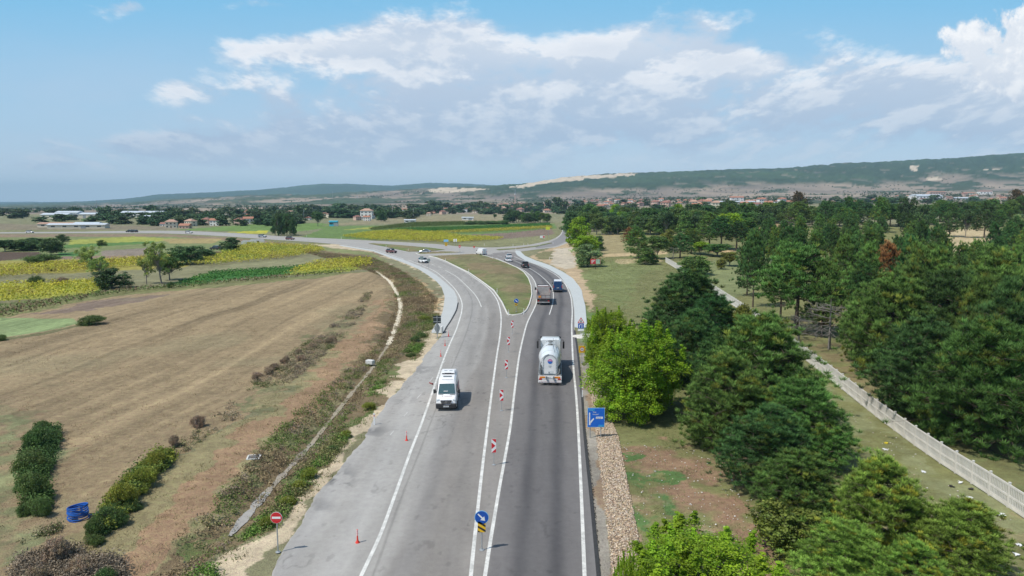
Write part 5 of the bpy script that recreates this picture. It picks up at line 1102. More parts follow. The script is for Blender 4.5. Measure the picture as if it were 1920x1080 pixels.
    # white edge posts
    d = None; pts = [(765.5, 471), (724, 464), (908, 460.5), (945, 474), (962, 461.5), (982, 460), (990, 460), (967, 470), (1012, 461), (1037, 457.5), (1030, 487), (879, 512), (835, 490), (932, 550), (953.5, 592), (982, 590), (911, 481), (923, 486), (640, 448.5), (575, 444), (528, 441), (1092, 745), (702, 797)]
    where = ('left end of the triangular island', 'narrow end of the triangular island', 'verge above the far junction', 'start of the strip beyond the white van', 'verge below the brown plot, first of three', 'verge below the brown plot, second of three', 'verge below the brown plot, third of three', 'corner of the pale pavement', 'grass strip of the far branch', 'far branch near the sand heap', 'weeds beside the sand works', 'middle of the large grass island', 'far rim of the large grass island', 'near left rim of the large grass island', 'left corner of the island tip', 'right corner of the island tip', 'right rim of the large island near the white van', 'right rim of the large island opposite the sedans',
             'main road verge before the village', 'main road verge right of the tall cluster', 'main road verge under the tall cluster', 'gravel shoulder above the blue sign', 'broken left edge of the asphalt')
    for (px, py), q in zip(pts, where):
        if d is None:
            d = c = sign('edge_post', px, py, '', 'edge post', group='white edge posts', z=.0); b = MB().prism([(-.06, 0), (.06, 0), (.06, 1.0), (-.06, 1.08)], -.05, .05).build('post', SWHT, d); MB().box(-.035, .035, -.056, -.0505, .78, .94).build('reflector', RED, b)
        else: c = copy_tree(d); p = G(px, py); c.location = (p.x, p.y, max(p.z, .0))
        c['label'] = 'white roadside edge post at the '+q
    # billboards
    r = sign('billboard', 1116.5, 504, 'red and white billboard on one leg in front of the willow', 'billboard', z=0.); k = F/G(1116.5, 504).y; z0 = 9/k
    MB().tube([(0, .1, 0), (0, .1, z0+.5)], .09).build('leg', SBLK, r); b = MB().box(-9.5/k, 9.5/k, 0, .15, z0, z0+9.6/k).build('frame', SRED, r)
    MB().box(-8.9/k, .4/k, -.02, -.001, z0+.5/k, z0+9.1/k).build('red_panel', mat('billboard_red', (.55, .03, .04), .5), b); MB().box(.5/k, 8.9/k, -.02, -.001, z0+.5/k, z0+9.1/k).build('photo_panel', mat('billboard_photo', (.35, .50, .38), .5, var=.6, scale=1.6), b)
    m = MB()
    for q in range(3): m.box(-8/k, (-1-2*q)/k, -.03, -.021, z0+(6.6-2.4*q)/k, z0+(7.6-2.4*q)/k)
    m.build('print_lines', SWHT, b)
    r = sign('billboard', 1027, 447, 'yellow board on a pole beside the far bend', 'billboard', z=0.); MB().tube([(.8, 0, 0), (0, 0, 5)], .09).build('leg', STEEL, r); MB().box(-1.1, 1.1, -.1, 0, 4.6, 6.2).build('board', mat('board_lime', (.60, .65, .05), .5), r)
    r = sign('info_board', 1017, 450, 'small white and red board in the weeds left of the far bend', 'board', z=0.); MB().tube([(0, 0, 0), (0, 0, 1.2)], .06).build('leg', STEEL, r); b = MB().box(-1.2, 1.2, -.1, 0, 1., 2.2).build('board', SWHT, r); MB().box(.2, 1.1, -.12, -.101, 1.2, 2.).build('red_field', SRED, b)
build_signs()

# ------------------------------------------------ fence, stones, small things
def build_fence():
    base = [(2060, 1068), (1920, 972), (1836, 916.5), (1761, 868), (1713, 834.6), (1648, 786), (1547, 704.5), (1481, 652), (1430, 612), (1376, 574), (1320, 536), (1275, 508), (1248, 492)]
    P = np.array([G(a, b)[:2] for a, b in base]); L = np.r_[0, np.cumsum(np.hypot(*np.diff(P, axis=0).T))][-1]; n = 97; Q = resample(P, n); st = L/(n-1)
    CM = mat('fence_concrete', (.68, .65, .60), .9, var=.16, scale=1.2)
    r = empty('concrete_fence', (*Q[0], 0), 0, 'long pale precast concrete fence of posts and slotted panels crossing the meadow', 'fence')
    post = MB().box(-.06, .06, -.06, .06, 0, 1.66).box(-.07, .07, -.07, .07, 1.66, 1.70).mesh('post', CM)
    pb = MB()
    for z in (.05, .72, 1.42): pb.box(.0, st, -.03, .03, z, z+.14)
    k = 12
    for i in range(k): x = st*(i+.5)/k; pb.box(x-.036, x+.036, -.022, .022, .19, 1.50)
    pb.box(0, st, -.018, .018, .05, .34)
    pan = pb.mesh('panel', CM)
    for i in range(n):
        x, y = Q[i]; z = float(terr(x, y)); link('post', post, r, (x-Q[0][0], y-Q[0][1], z))
        if i < n-1:
            d = Q[i+1]-Q[i]; z2 = float(terr(*Q[i+1])); o = link('panel', pan, r, (x-Q[0][0], y-Q[0][1], (z+z2)/2)); o.rotation_euler = (0, -(z2-z)/st, math.atan2(d[1], d[0]))
    return Q
FENCE = build_fence()
def stones(name, polys, n, s0, s1, cols, label, seed):
    rg = np.random.default_rng(seed); P = []
    for poly in polys:
        W = [tuple(G(a, b)[:2]) for a, b in poly]; xs, ys = [w[0] for w in W], [w[1] for w in W]; x = rg.uniform(min(xs), max(xs), n*6); y = rg.uniform(min(ys), max(ys), n*6); m = inpoly(x, y, W); P.append(np.c_[x[m], y[m]])
    P = np.concatenate(P); P = P[rg.permutation(len(P))[:n]]; n = len(P)
    o = np.array([(1, 0, 0), (0, 1, 0), (-1, 0, 0), (0, -1, 0), (.1, .1, 1), (0, 0, -1.)]); f = np.array([(0, 1, 4), (1, 2, 4), (2, 3, 4), (3, 0, 4), (1, 0, 5), (2, 1, 5), (3, 2, 5), (0, 3, 5)])
    s = rg.uniform(s0, s1, (n, 1, 1))*rg.uniform(.5, 1.3, (n, 1, 3)); a = rg.uniform(0, 6.28, n); c_, s_ = np.cos(a), np.sin(a); V = o[None]*rg.uniform(.6, 1.2, (n, 6, 1))*s; V[..., 2] *= .6
    X = V[..., 0]*c_[:, None]-V[..., 1]*s_[:, None]; Y = V[..., 0]*s_[:, None]+V[..., 1]*c_[:, None]; V = np.stack([X+P[:, :1], Y+P[:, 1:], V[..., 2]+.03+terr(P[:, 0], P[:, 1])[:, None]], -1).reshape(-1, 3)
    Fc = (f[None]+np.arange(n)[:, None, None]*6).reshape(-1, 3); cl = np.array(cols)[rg.integers(0, len(cols), n)]*rg.uniform(.7, 1.3, (n, 1))
    tag(link(name, npmesh(name, V, Fc, groundmat('stone_surface', amp=.15, bump=0), np.repeat(cl, 6, 0))), label, 'stones', kind='stuff')
stones('crushed_stone', [[(1102, 700), (1116, 700), (1136, 760), (1160, 820), (1176, 900), (1196, 1000), (1212, 1110), (1290, 1500), (1200, 1500), (1150, 1100), (1140, 1000), (1128, 900), (1116, 800)]], 24000, .035, .10, [(.46, .34, .22), (.54, .42, .30), (.36, .27, .19), (.46, .38, .29), (.28, .22, .17), (.56, .49, .40)], 'bed of tan crushed stones between the right shoulder and the grass', 201)
stones('scattered_stones', [[(1160, 830), (1400, 850), (1440, 1000), (1420, 1100), (1230, 1100)], [(1110, 500), (1240, 495), (1330, 560), (1180, 620), (1110, 560)], [(1480, 660), (1560, 730), (1760, 880), (1920, 985), (1920, 1080), (1700, 1000), (1500, 740)]], 900, .03, .09, [(.6, .55, .48), (.5, .4, .3), (.7, .68, .64)], 'pale pebbles scattered over the bare soil and the meadow', 202)
stones('bitumen_crumbs', [[(1093, 790), (1097, 790), (1115, 930), (1128, 1080), (1170, 1500), (1150, 1500), (1121, 1080), (1106, 930)]], 2600, .02, .05, [(.03, .03, .03), (.06, .055, .05)], 'black asphalt crumbs along the right edge of the road', 203)

def build_small():
    BL = mat('pipe_blue', (.012, .10, .42), .35)
    p = G(147, 972); p.z += float(ditch_dip(np.array([p.x]), np.array([p.y]))[0]); r = empty('pipe_coil', p, 0, 'coil of bright blue plastic pipe standing beside the bushes at the left', 'pipe coil'); rg = random.Random(2)
    r.scale = (.72, .72, .8)
    for i in range(10):
        rr = .78+rg.uniform(-.05, .05); z = .06+i*.105; m = MB(); pts = [(rr*math.cos(a), rr*.9*math.sin(a), z+.05*math.sin(a+i)+(.12*(i-5)/5*math.cos(a))) for a in np.linspace(0, 6.283, 29)]; m.tube(pts, .048, n=8, cap=False).build('pipe_turn', BL, r, True)
    MB().tube([(.7, .2, .15), (1.3, .5, .2), (1.9, .9, .55), (2.3, 1.1, .75)], .045, n=8).build('loose_end', BL, r, True)
    p = G(476, 858); r = empty('manhole_frame', (p.x, p.y, p.z+.02), R(12), 'square white-rimmed manhole frame lying in the dry strip', 'manhole'); m = MB()
    for a in ((-.5, .5, -.5, -.4), (-.5, .5, .4, .5), (-.5, -.4, -.4, .4), (.4, .5, -.4, .4)): m.box(*a, 0, .06)
    m.build('rim', mat('whitewashed', (.66, .66, .63), .8), r); MB().box(-.4, .4, -.4, .4, .0, .03).build('grate', mat('iron_grate', (.12, .12, .12), .7), r)
    g = 'litter along the fence'; pts = [(1662, 832, 'yellow scrap of plastic'), (1660, 843, 'white scrap of plastic'), (1700, 823, 'white bag'), (1731, 885, 'white bottle'), (1765, 862, 'crumpled paper'), (1800, 905, 'white bag'), (1819, 934, 'torn paper'), (1880, 966, 'long pale plastic sheet'), (1907, 1040, 'white scrap'), (1912, 1022, 'small white scrap'), (1782, 912, 'dark rag'), (1822, 918, 'black bag')]
    for i, (px, py, t) in enumerate(pts):
        p = G(px, py); rg2 = random.Random(i); m = MB(); s = .24 if 'sheet' in t else .13
        for k in range(5): x, y = rg2.uniform(-s, s), rg2.uniform(-.15, .15); m.add([(x-s*.6, y-.1, .02), (x+s*.5, y-.12, .05+.08*rg2.random()), (x+s*.4, y+.12, .03), (x-s*.5, y+.1, .1*rg2.random()+.04)], [(0, 1, 2), (0, 2, 3)])
        o = m.build('litter', mat('litter_yellow', (.75, .60, .02), .6) if i == 0 else (SBLK if t in ('dark rag', 'black bag') else SWHT), None, loc=(p.x, p.y, p.z))
        tag(o, t+' on the meadow %s' % ('above the light green pine' if px < 1710 else 'in the bottom right corner' if py > 1000 else 'close to the pale fence, %s' % ('below the big pine' if px < 1790 else 'near the right edge')), 'litter', g)
    for px, py, w, lab in ((1088, 631, 1.5, 'white lime patch heap at the foot of the warning sign'), (1100, 627, 1.0, 'small pale rubble heap right of the warning sign')):
        p = G(px, py); rg2 = np.random.default_rng(int(px)); tag(MB().lathe([(w, 0), (w*.7, .10), (w*.3, .17), (.02, .2)], 'z', (0, 0, 0), 14).build('rubble_heap', mat('lime', (.60, .58, .52), .9, var=.3), None, True, (p.x, p.y, 0)), lab, 'rubble')
    # white concrete culvert heads under the main road and a hut
    for px, py, lab in ((467, 457.5, 'left white concrete culvert head below the main road'), (482, 455, 'right white concrete culvert head below the main road')):
        p = G(px, py); r = empty('culvert_head', p, R(10), lab, 'culvert'); MB().box(-3.4, 3.4, -.3, .3, 0, 1.2).prism([(-3.4, 1.2), (3.4, 1.2), (2.6, 1.7), (-2.6, 1.7)], -.28, .28).build('wall', mat('old_concrete', (.62, .62, .60), .9), r); MB().box(-1, 1, -.34, -.31, 0, .9).build('opening', SBLK, r)
    p = G(694, 678); r = empty('culvert_head', (p.x, p.y, p.z-.3), R(-25), 'small white concrete block across the ditch', 'culvert'); MB().box(-.5, .5, -.3, .3, 0, .5, .03).build('block', mat('old_concrete', (.62, .62, .60), .9), r)
    m = MB(); g = 'wooden stakes round the brown plot'
    s0 = MB().tube([(0, 0, 0), (0, 0, 1.7)], .09, .07, n=6).mesh('stake', mat('grey_wood', (.42, .38, .30), .9))
    for i in range(30):
        px, py = (925+i*7.2, 441-i*.42) if i < 15 else (950+(i-15)*5.6, 451-(i-15)*.25); p = G(px, py); tag(link('wooden_stake', s0, None, p), 'weathered wooden stake in the %s row beside the brown plot' % ('upper' if i < 15 else 'lower'), 'stake', g)
build_small()

def crop(name, poly, h, cols, label, seed, step=.75, K=4, leaf=.42):
    W = [tuple(G(a, b)[:2]) for a, b in poly]; xs, ys = [w[0] for w in W], [w[1] for w in W]; rg = np.random.default_rng(seed)
    A = (max(xs)-min(xs))*(max(ys)-min(ys)); step = max(step, math.sqrt(A/110000.)); leaf = leaf*max(1, step/.9*.8)
    X, Y = np.meshgrid(np.arange(min(xs), max(xs), step), np.arange(min(ys), max(ys), step)); X = X.ravel()+rg.uniform(-.3, .3, X.size)*step; Y = Y.ravel()+rg.uniform(-.3, .3, Y.size)*step
    m = inpoly(X+(fbm(X/4, Y/4, 3, seed)-.5)*3, Y+(fbm(X/4, Y/4, 3, seed+1)-.5)*3, W); X, Y = X[m], Y[m]
    C = np.c_[X, Y, terr(X, Y)+h*rg.uniform(.45, 1., len(X))]; cl = np.array(cols); t = fbm(X/9, Y/9, 4, seed)*.7+fbm(X/1.8, Y/1.8, 2, seed+5)*.3; i = np.clip(((t-.3)/.4*len(cl)).astype(int)+rg.integers(-1, 2, len(X)), 0, len(cl)-1)
    V, Fc, c = leaves(rg, C, leaf, K, h*.45, cl[i], up=.9, zs=.8); tag(link(name, npmesh(name, V, Fc, leafmat('tuft_leaves', (1, 1, 1), 0, 0, .15, .8, .1), c)), label, 'crop', kind='stuff')
YL, YG, GN, BR = (.50, .46, .06), (.42, .43, .06), (.28, .34, .055), (.36, .30, .08)
SUN_ = [GN, YG, YL, YL, YG, YL, BR]
crop('sunflowers', [(350, 498), (430, 471), (470, 459), (590, 463), (612, 471), (540, 486), (400, 499)], 1.5, SUN_, 'yellowing sunflower field below the main road', 301)
crop('sunflowers', [(530, 516), (600, 492), (690, 487), (700, 499), (650, 508)], 1.4, SUN_[1:], 'bright sunflower patch at the tip of the harvested field', 302)
crop('green_crop', [(330, 531), (400, 511), (560, 500), (604, 493), (532, 516), (430, 523), (350, 534)], .7, [(.05, .16, .035), (.08, .21, .045), (.10, .22, .05)], 'dark green crop strip above the harvested field', 303)
crop('sunflowers', [(-120, 500), (0, 503), (180, 492), (320, 481), (345, 484), (340, 493), (200, 506), (0, 523), (-120, 530)], 1.4, [BR, YL, BR, YG, YL, BR, YG], 'brown and yellow ripening sunflower strip at the left', 304)
crop('sunflowers', [(-120, 545), (0, 538), (190, 529), (207, 540), (150, 555), (0, 573), (-120, 585)], 1.4, SUN_, 'bright yellow sunflower field at the left edge', 305)
crop('sunflowers', [(640, 445), (700, 436), (760, 433), (833, 440), (873, 445), (946, 448), (924, 452), (858, 456.5), (800, 454), (700, 451)], 1.5, SUN_[1:], 'yellow sunflower field beyond the main road', 306)
crop('sunflowers', [(800, 437.3), (900, 432.5), (1033, 425.5), (1036, 429), (900, 436), (800, 441)], 1.5, [BR, YL, BR, YG], 'thin ripe sunflower strip below the green crop', 307)
crop('green_crop', [(745, 430), (860, 427), (1030, 419.5), (1034, 425), (900, 432.3), (800, 437), (740, 436)], 1.2, [(.05, .15, .035), (.07, .19, .04), (.09, .20, .05)], 'deep green crop field before the dark thicket', 308)
crop('maize', [(690, 432), (770, 420), (870, 418), (872, 423), (760, 428), (700, 434)], 2.0, [(.08, .12, .035), (.12, .16, .05), (.10, .13, .045)], 'tall maize strip left of the thicket', 309)
crop('green_weeds_belt', [(0, 580), (200, 548), (430, 527), (620, 511), (700, 507), (640, 513), (430, 532), (200, 554), (0, 598), (-200, 640), (-200, 610)], .8, [(.09, .14, .04), (.16, .17, .07), (.12, .19, .05), (.20, .15, .09)], 'weedy green boundary strip along the top of the harvested field', 310, K=6, leaf=.35)

# ------------------------------------------------ village
RT = [mat('roof_tile', (.37, .17, .11), .8, var=.2, scale=.8), mat('roof_tile_dark', (.27, .13, .10), .8, var=.2, scale=.8), mat('roof_tile_pale', (.43, .27, .20), .8, var=.2, scale=.8)]
WL = [mat('plaster_cream', (.66, .60, .48), .8), mat('plaster_white', (.76, .75, .72), .8), mat('plaster_pink', (.60, .42, .34), .8)]; WIN = mat('window_dark', (.05, .06, .07), .2); MROOF = mat('sheet_metal_roof', (.66, .70, .74), .4, .2, var=.08); GWALL = mat('block_wall', (.50, .46, .40), .9)
def house(fl, wall, roof, hip, label, group, name='village_house', w=11., d=9.):
    h = 3.1*fl+.4; r = empty(name, (0, 0, 0), 0, label, 'house', group); MB().box(-w/2, w/2, -d/2, d/2, -1, h).build('wall', wall, r); o = .6
    if hip: rf = MB().loft([[(-w/2-o, -d/2-o, h), (w/2+o, -d/2-o, h), (w/2+o, d/2+o, h), (-w/2-o, d/2+o, h)], [(-w/2-o, -d/2-o, h+.2), (w/2+o, -d/2-o, h+.2), (w/2+o, d/2+o, h+.2), (-w/2-o, d/2+o, h+.2)], [(-w*.18, -.1, h+2.6), (w*.18, -.1, h+2.6), (w*.18, .1, h+2.6), (-w*.18, .1, h+2.6)]]).build('roof', roof, r)
    else: rf = MB().loft([[(-w/2-o, -d/2-o, h), (-w/2-o, d/2+o, h), (-w/2-o, d/2+o, h+.2), (-w/2-o, 0, h+2.5), (-w/2-o, -d/2-o, h+.2)], [(w/2+o, -d/2-o, h), (w/2+o, d/2+o, h), (w/2+o, d/2+o, h+.2), (w/2+o, 0, h+2.5), (w/2+o, -d/2-o, h+.2)]]).build('roof', roof, r)
    MB().box(w*.2, w*.2+.7, -.4, .4, h+1, h+3.3).build('chimney', GWALL, rf)
    for f in range(fl):
        for k in range(3):
            x = -w/2+w*(k+.5)/3
            if f == 0 and k == 1: MB().box(x-.6, x+.6, -d/2-.06, -d/2+.02, 0, 2.3).build('door', mat('door_brown', (.18, .09, .05), .6), r)
            else: MB().box(x-.75, x+.75, -d/2-.05, -d/2+.02, f*3.1+1.1, f*3.1+2.5).build('window', WIN, r)
        MB().box(w/2-.02, w/2+.05, -1, 1, f*3.1+1.1, f*3.1+2.5).build('window', WIN, r)
    return r
def shed(w, d, h, label, name='warehouse', wall=None, roof=None, cat='warehouse'):
    r = empty(name, (0, 0, 0), 0, label, cat); MB().box(-w/2, w/2, -d/2, d/2, -1, h).build('wall', wall or WL[1], r); MB().loft([[(-w/2-.5, -d/2-.5, h), (-w/2-.5, 0, h+d*.13), (-w/2-.5, d/2+.5, h)], [(w/2+.5, -d/2-.5, h), (w/2+.5, 0, h+d*.13), (w/2+.5, d/2+.5, h)]]).build('roof', roof or MROOF, r)
    n = max(2, int(w/7)); m = None
    for k in range(min(n, 8)): x = -w/2+w*(k+.5)/min(n, 8); MB().box(x-1.3, x+1.3, -d/2-.08, -d/2+.02, h*.45, h*.75).build('window', WIN, r)
    MB().box(w*.08, w*.08+3.5, -d/2-.1, -d/2+.03, 0, min(h*.8, 4)).build('gate', mat('gate_grey', (.3, .32, .34), .5), r); return r
def setfar(o, px, py, rz=0., sc=1.):
    p = G(px, py)
    if o.get('group') == 'village houses': o['label'] = o['label'].split(' red roof')[0]+' red roof'+(' behind the main road' if px < 500 else ' near the tall tree cluster' if px < 640 else ' by the tall white house' if px < 780 else ' by the long pinkish hall' if px < 900 else ' around the minaret' if px < 1040 else ' above the green tree line' if px < 1200 else ' above the meadow trees' if px < 1340 else ' by the large white block' if px < 1500 else ' left of the big warehouse' if px < 1700 else ' around the big warehouse')
    o.location = (p.x, p.y, p.z-.3); o.rotation_euler = (0, 0, rz); o.scale = (sc,)*3
def build_village():
    g = 'village houses'; protos = []; wn = ('cream', 'white', 'pinkish')
    for i, (fl, w, rf, hp) in enumerate(((1, 0, 0, 1), (2, 1, 0, 0), (1, 1, 1, 0), (2, 0, 2, 1), (2, 2, 1, 1), (1, 2, 0, 0))):
        protos.append(house(fl, WL[w], RT[rf], hp, '%s %s-storey house, %s red roof, in the distant village' % (wn[w], ('one', 'two')[fl-1], ('hipped', 'gabled')[1-hp]), g))
    used = set(); rg = random.Random(8)
    spots = [(160, 409), (205, 410), (310, 424), (322, 427), (338, 421), (348, 428), (371, 406), (382, 407), (405, 423), (417, 402), (428, 405), (441, 405), (452, 404), (462, 407), (474, 404), (484, 406), (449, 421), (466, 420), (388, 421), (358, 424), (548, 404), (556, 402), (610, 404), (619, 408), (628, 407), (634, 403), (670, 413), (688, 414), (697, 409), (578, 412), (776, 402), (804, 405), (812, 401),
             (838, 392), (846, 388), (856, 388), (872, 398), (884, 397), (892, 399), (918, 394), (924, 388), (934, 394), (941, 387), (952, 392), (960, 394), (972, 391), (982, 393), (990, 396), (998, 391), (1010, 389), (1021, 390), (1032, 391), (905, 398), (1044, 388), (1060, 388), (1101, 384), (1108, 386), (1137, 384), (1146, 385), (1170, 384), (1180, 383), (1202, 381), (1210, 380), (1226, 380), (1240, 378), (1252, 380), (1272, 378), (1286, 379), (1330, 382), (1352, 380), (1405, 381), (1418, 380), (1441, 384), (1478, 384), (1690, 376), (1730, 376), (1808, 368), (1822, 370), (1880, 374), (1560, 388), (1600, 386), (830, 402), (752, 405), (720, 404)]
    for i, (px, py) in enumerate(spots):
        k = i % 6 if i < 6 else rg.randrange(6); o = protos[k] if k not in used else copy_tree(protos[k]); used.add(k); setfar(o, px, py, rg.choice([0, .3, -.4, 1.57, .8]), rg.uniform(.75, 1.0)*(.75 if py > 400 else 1.05))
    rg = random.Random(31)
    for i in range(125):
        px = rg.choice([rg.uniform(280, 560), rg.uniform(820, 1060), rg.uniform(900, 1200), rg.uniform(1060, 1500), rg.uniform(1060, 1900)])
        py = rg.uniform(398, 412) if px < 560 else rg.uniform(386, 400) if px < 1060 else rg.uniform(377, 390) if px < 1500 else rg.uniform(366, 380)
        o = copy_tree(protos[rg.randrange(6)]); setfar(o, px, py, rg.uniform(-.6, .6), rg.uniform(.75, 1.1))
    o = house(3, WL[1], RT[2], 1, 'tall white three-storey house with a pale roof among the village trees', None, w=13); setfar(o, 688, 411)
    o = house(3, WL[1], RT[0], 0, 'large white block with a red roof rising over the far trees', None, 'apartment_block', w=24); setfar(o, 1381, 380)
    for w, d, h, px, py, rz, wl, rf, lab in ((52, 14, 6, 735, 399, .05, WL[1], RT[0], 'long red-roofed hall above the village trees'), (40, 14, 6, 852, 392, .1, WL[2], RT[2], 'long pinkish building with a pale tiled roof'), (60, 26, 8, 1735, 374, .08, WL[1], MROOF, 'big white warehouse with a pale metal roof below the right hill'),
                              (44, 16, 9, 1755, 366, .05, WL[2], RT[0], 'red-roofed factory hall behind the big white warehouse'), (34, 14, 9, 1846, 365, 0, WL[1], RT[0], 'white and red two-storey hall at the far right'), (28, 14, 6, 1815, 366, 0, WL[0], RT[0], 'small red-roofed hall left of the white and red one'), (60, 16, 3, 1800, 374, .04, GWALL, MROOF, 'long low grey roof between the halls at the right'),
                              (50, 16, 6, 270, 407, .05, WL[1], MROOF, 'long white industrial hall at the left of the village'), (26, 14, 7, 131, 409, 0, WL[1], MROOF, 'white box-like warehouse at the far left'), (30, 14, 5, 108, 410, 0, WL[0], MROOF, 'low pale warehouse left of the white box-like one'), (34, 14, 5, 158, 409, 0, WL[0], MROOF, 'low grey-roofed warehouse right of the white box-like one'), (20, 12, 4, 290, 413, 0, WL[1], MROOF, 'small bluish-roofed shed among the left trees'),
                              (18, 9, 3.4, 166, 427, 0, WL[1], MROOF, 'white house beside the main road at the left'), (34, 8, 3, 118, 426, 0, WL[0], RT[2], 'long low pale building left of the white roadside house'), (40, 8, 3, 148, 428, .1, WL[0], MROOF, 'long low whitewashed wall building near the main road'), (30, 12, 5, 885, 385, 0, WL[1], MROOF, 'white hall behind the village houses'), (34, 14, 7, 976, 387, 0, WL[2], RT[1], 'large dark red hall beside the minaret'), (30, 10, 4, 1365, 383, 0, GWALL, MROOF, 'low shed before the large white block'), (22, 10, 4, 1400, 383, 0, WL[1], MROOF, 'low white shed right of the large white block'),
                              (12, 5, 3, 877, 412.5, 0, WL[1], MROOF, 'white hut with dark openings on the brown ground'), (10, 5, 3, 769, 418, 0, WL[1], MROOF, 'small white hut at the edge of the maize'), (12, 6, 4, 1688, 404, 0, WL[1], MROOF, 'white hut shining between the trees of the far belt'), (26, 10, 3, 1340, 404, 0, WL[1], MROOF, 'white low roof glimpsed behind the light green trees'), (6, 5, 4, 626, 424, 0, mat('tank_turquoise', (.05, .40, .55), .4), mat('tank_turquoise', (.05, .40, .55), .4), 'small turquoise hut at the edge of the fields')):
        o = shed(w, d, h, lab, 'hut' if w < 15 else 'warehouse', wl, rf, 'hut' if w < 15 else 'building'); setfar(o, px, py, rz)
    p = G(966, 389); r = empty('minaret', (p.x, p.y, p.z-1), 0, 'thin tall minaret rising above the village', 'tower'); H = 36*p.y/F
    MB().lathe([(1.7, 0), (1.7, H*.2), (1.15, H*.25), (1.1, H*.66)], 'z', (0, 0, 0), 12).build('shaft', WL[2], r); MB().lathe([(1.1, H*.66), (2., H*.69), (2., H*.72), (1.2, H*.72)], 'z', (0, 0, 0), 12).build('balcony', WL[1], r); MB().lathe([(.9, H*.72), (.85, H*.86), (1., H*.86), (.05, H)], 'z', (0, 0, 0), 12).build('spire', mat('lead_roof', (.25, .27, .3), .5), r)
    for px, py, h, lab in ((182, 402, 26, 'thin lattice mast over the left village'), (624, 374, 16, 'thin white mast on the distant plain'), (670, 373, 12, 'second thin white mast on the distant plain')):
        p = G(px, py); H = h*p.y/F; r = empty('mast', p, 0, lab, 'mast'); MB().tube([(0, 0, 0), (0, 0, H)], .9, .3, n=4).build('mast_pole', STEEL, r); MB().box(-2, 2, -.2, .2, H*.8, H*.82).build('crossarm', STEEL, r)
build_village()
def build_lamps():
    g = 'utility poles in the village'; P = None
    for i, (px, py) in enumerate(((570, 412), (645, 405), (736, 407), (775, 408), (832, 401), (1008, 395), (1070, 392), (586, 404), (700, 405), (902, 401))):
        p = G(px, py)
        if P is None: P = o = empty('utility_pole', p, 0, 'thin pale utility pole among the village trees', 'utility pole', g); MB().tube([(0, 0, 0), (0, 0, 11)], .2, .12, n=6).build('shaft', SWHT, P); MB().box(-1., 1., -.06, .06, 10.2, 10.35).build('crossarm', STEEL, P)
        else: o = copy_tree(P); o.location = p
build_lamps()
def build_haze():
    m = bpy.data.materials.new('haze'); m.use_nodes = True; t = m.node_tree; t.nodes.clear(); v = t.nodes.new('ShaderNodeVolumePrincipled'); v.inputs['Color'].default_value = (.52, .80, 1., 1); v.inputs['Density'].default_value = 7.2e-5; v.inputs['Anisotropy'].default_value = -.12
    t.links.new(v.outputs[0], t.nodes.new('ShaderNodeOutputMaterial').inputs['Volume'])
    o = MB().box(-26000, 26000, -80, 15700, -130, 385).build('haze', m); o['kind'] = 'stuff'; o['label'] = 'pale blue haze over the far country'; o['category'] = 'haze'
build_haze()
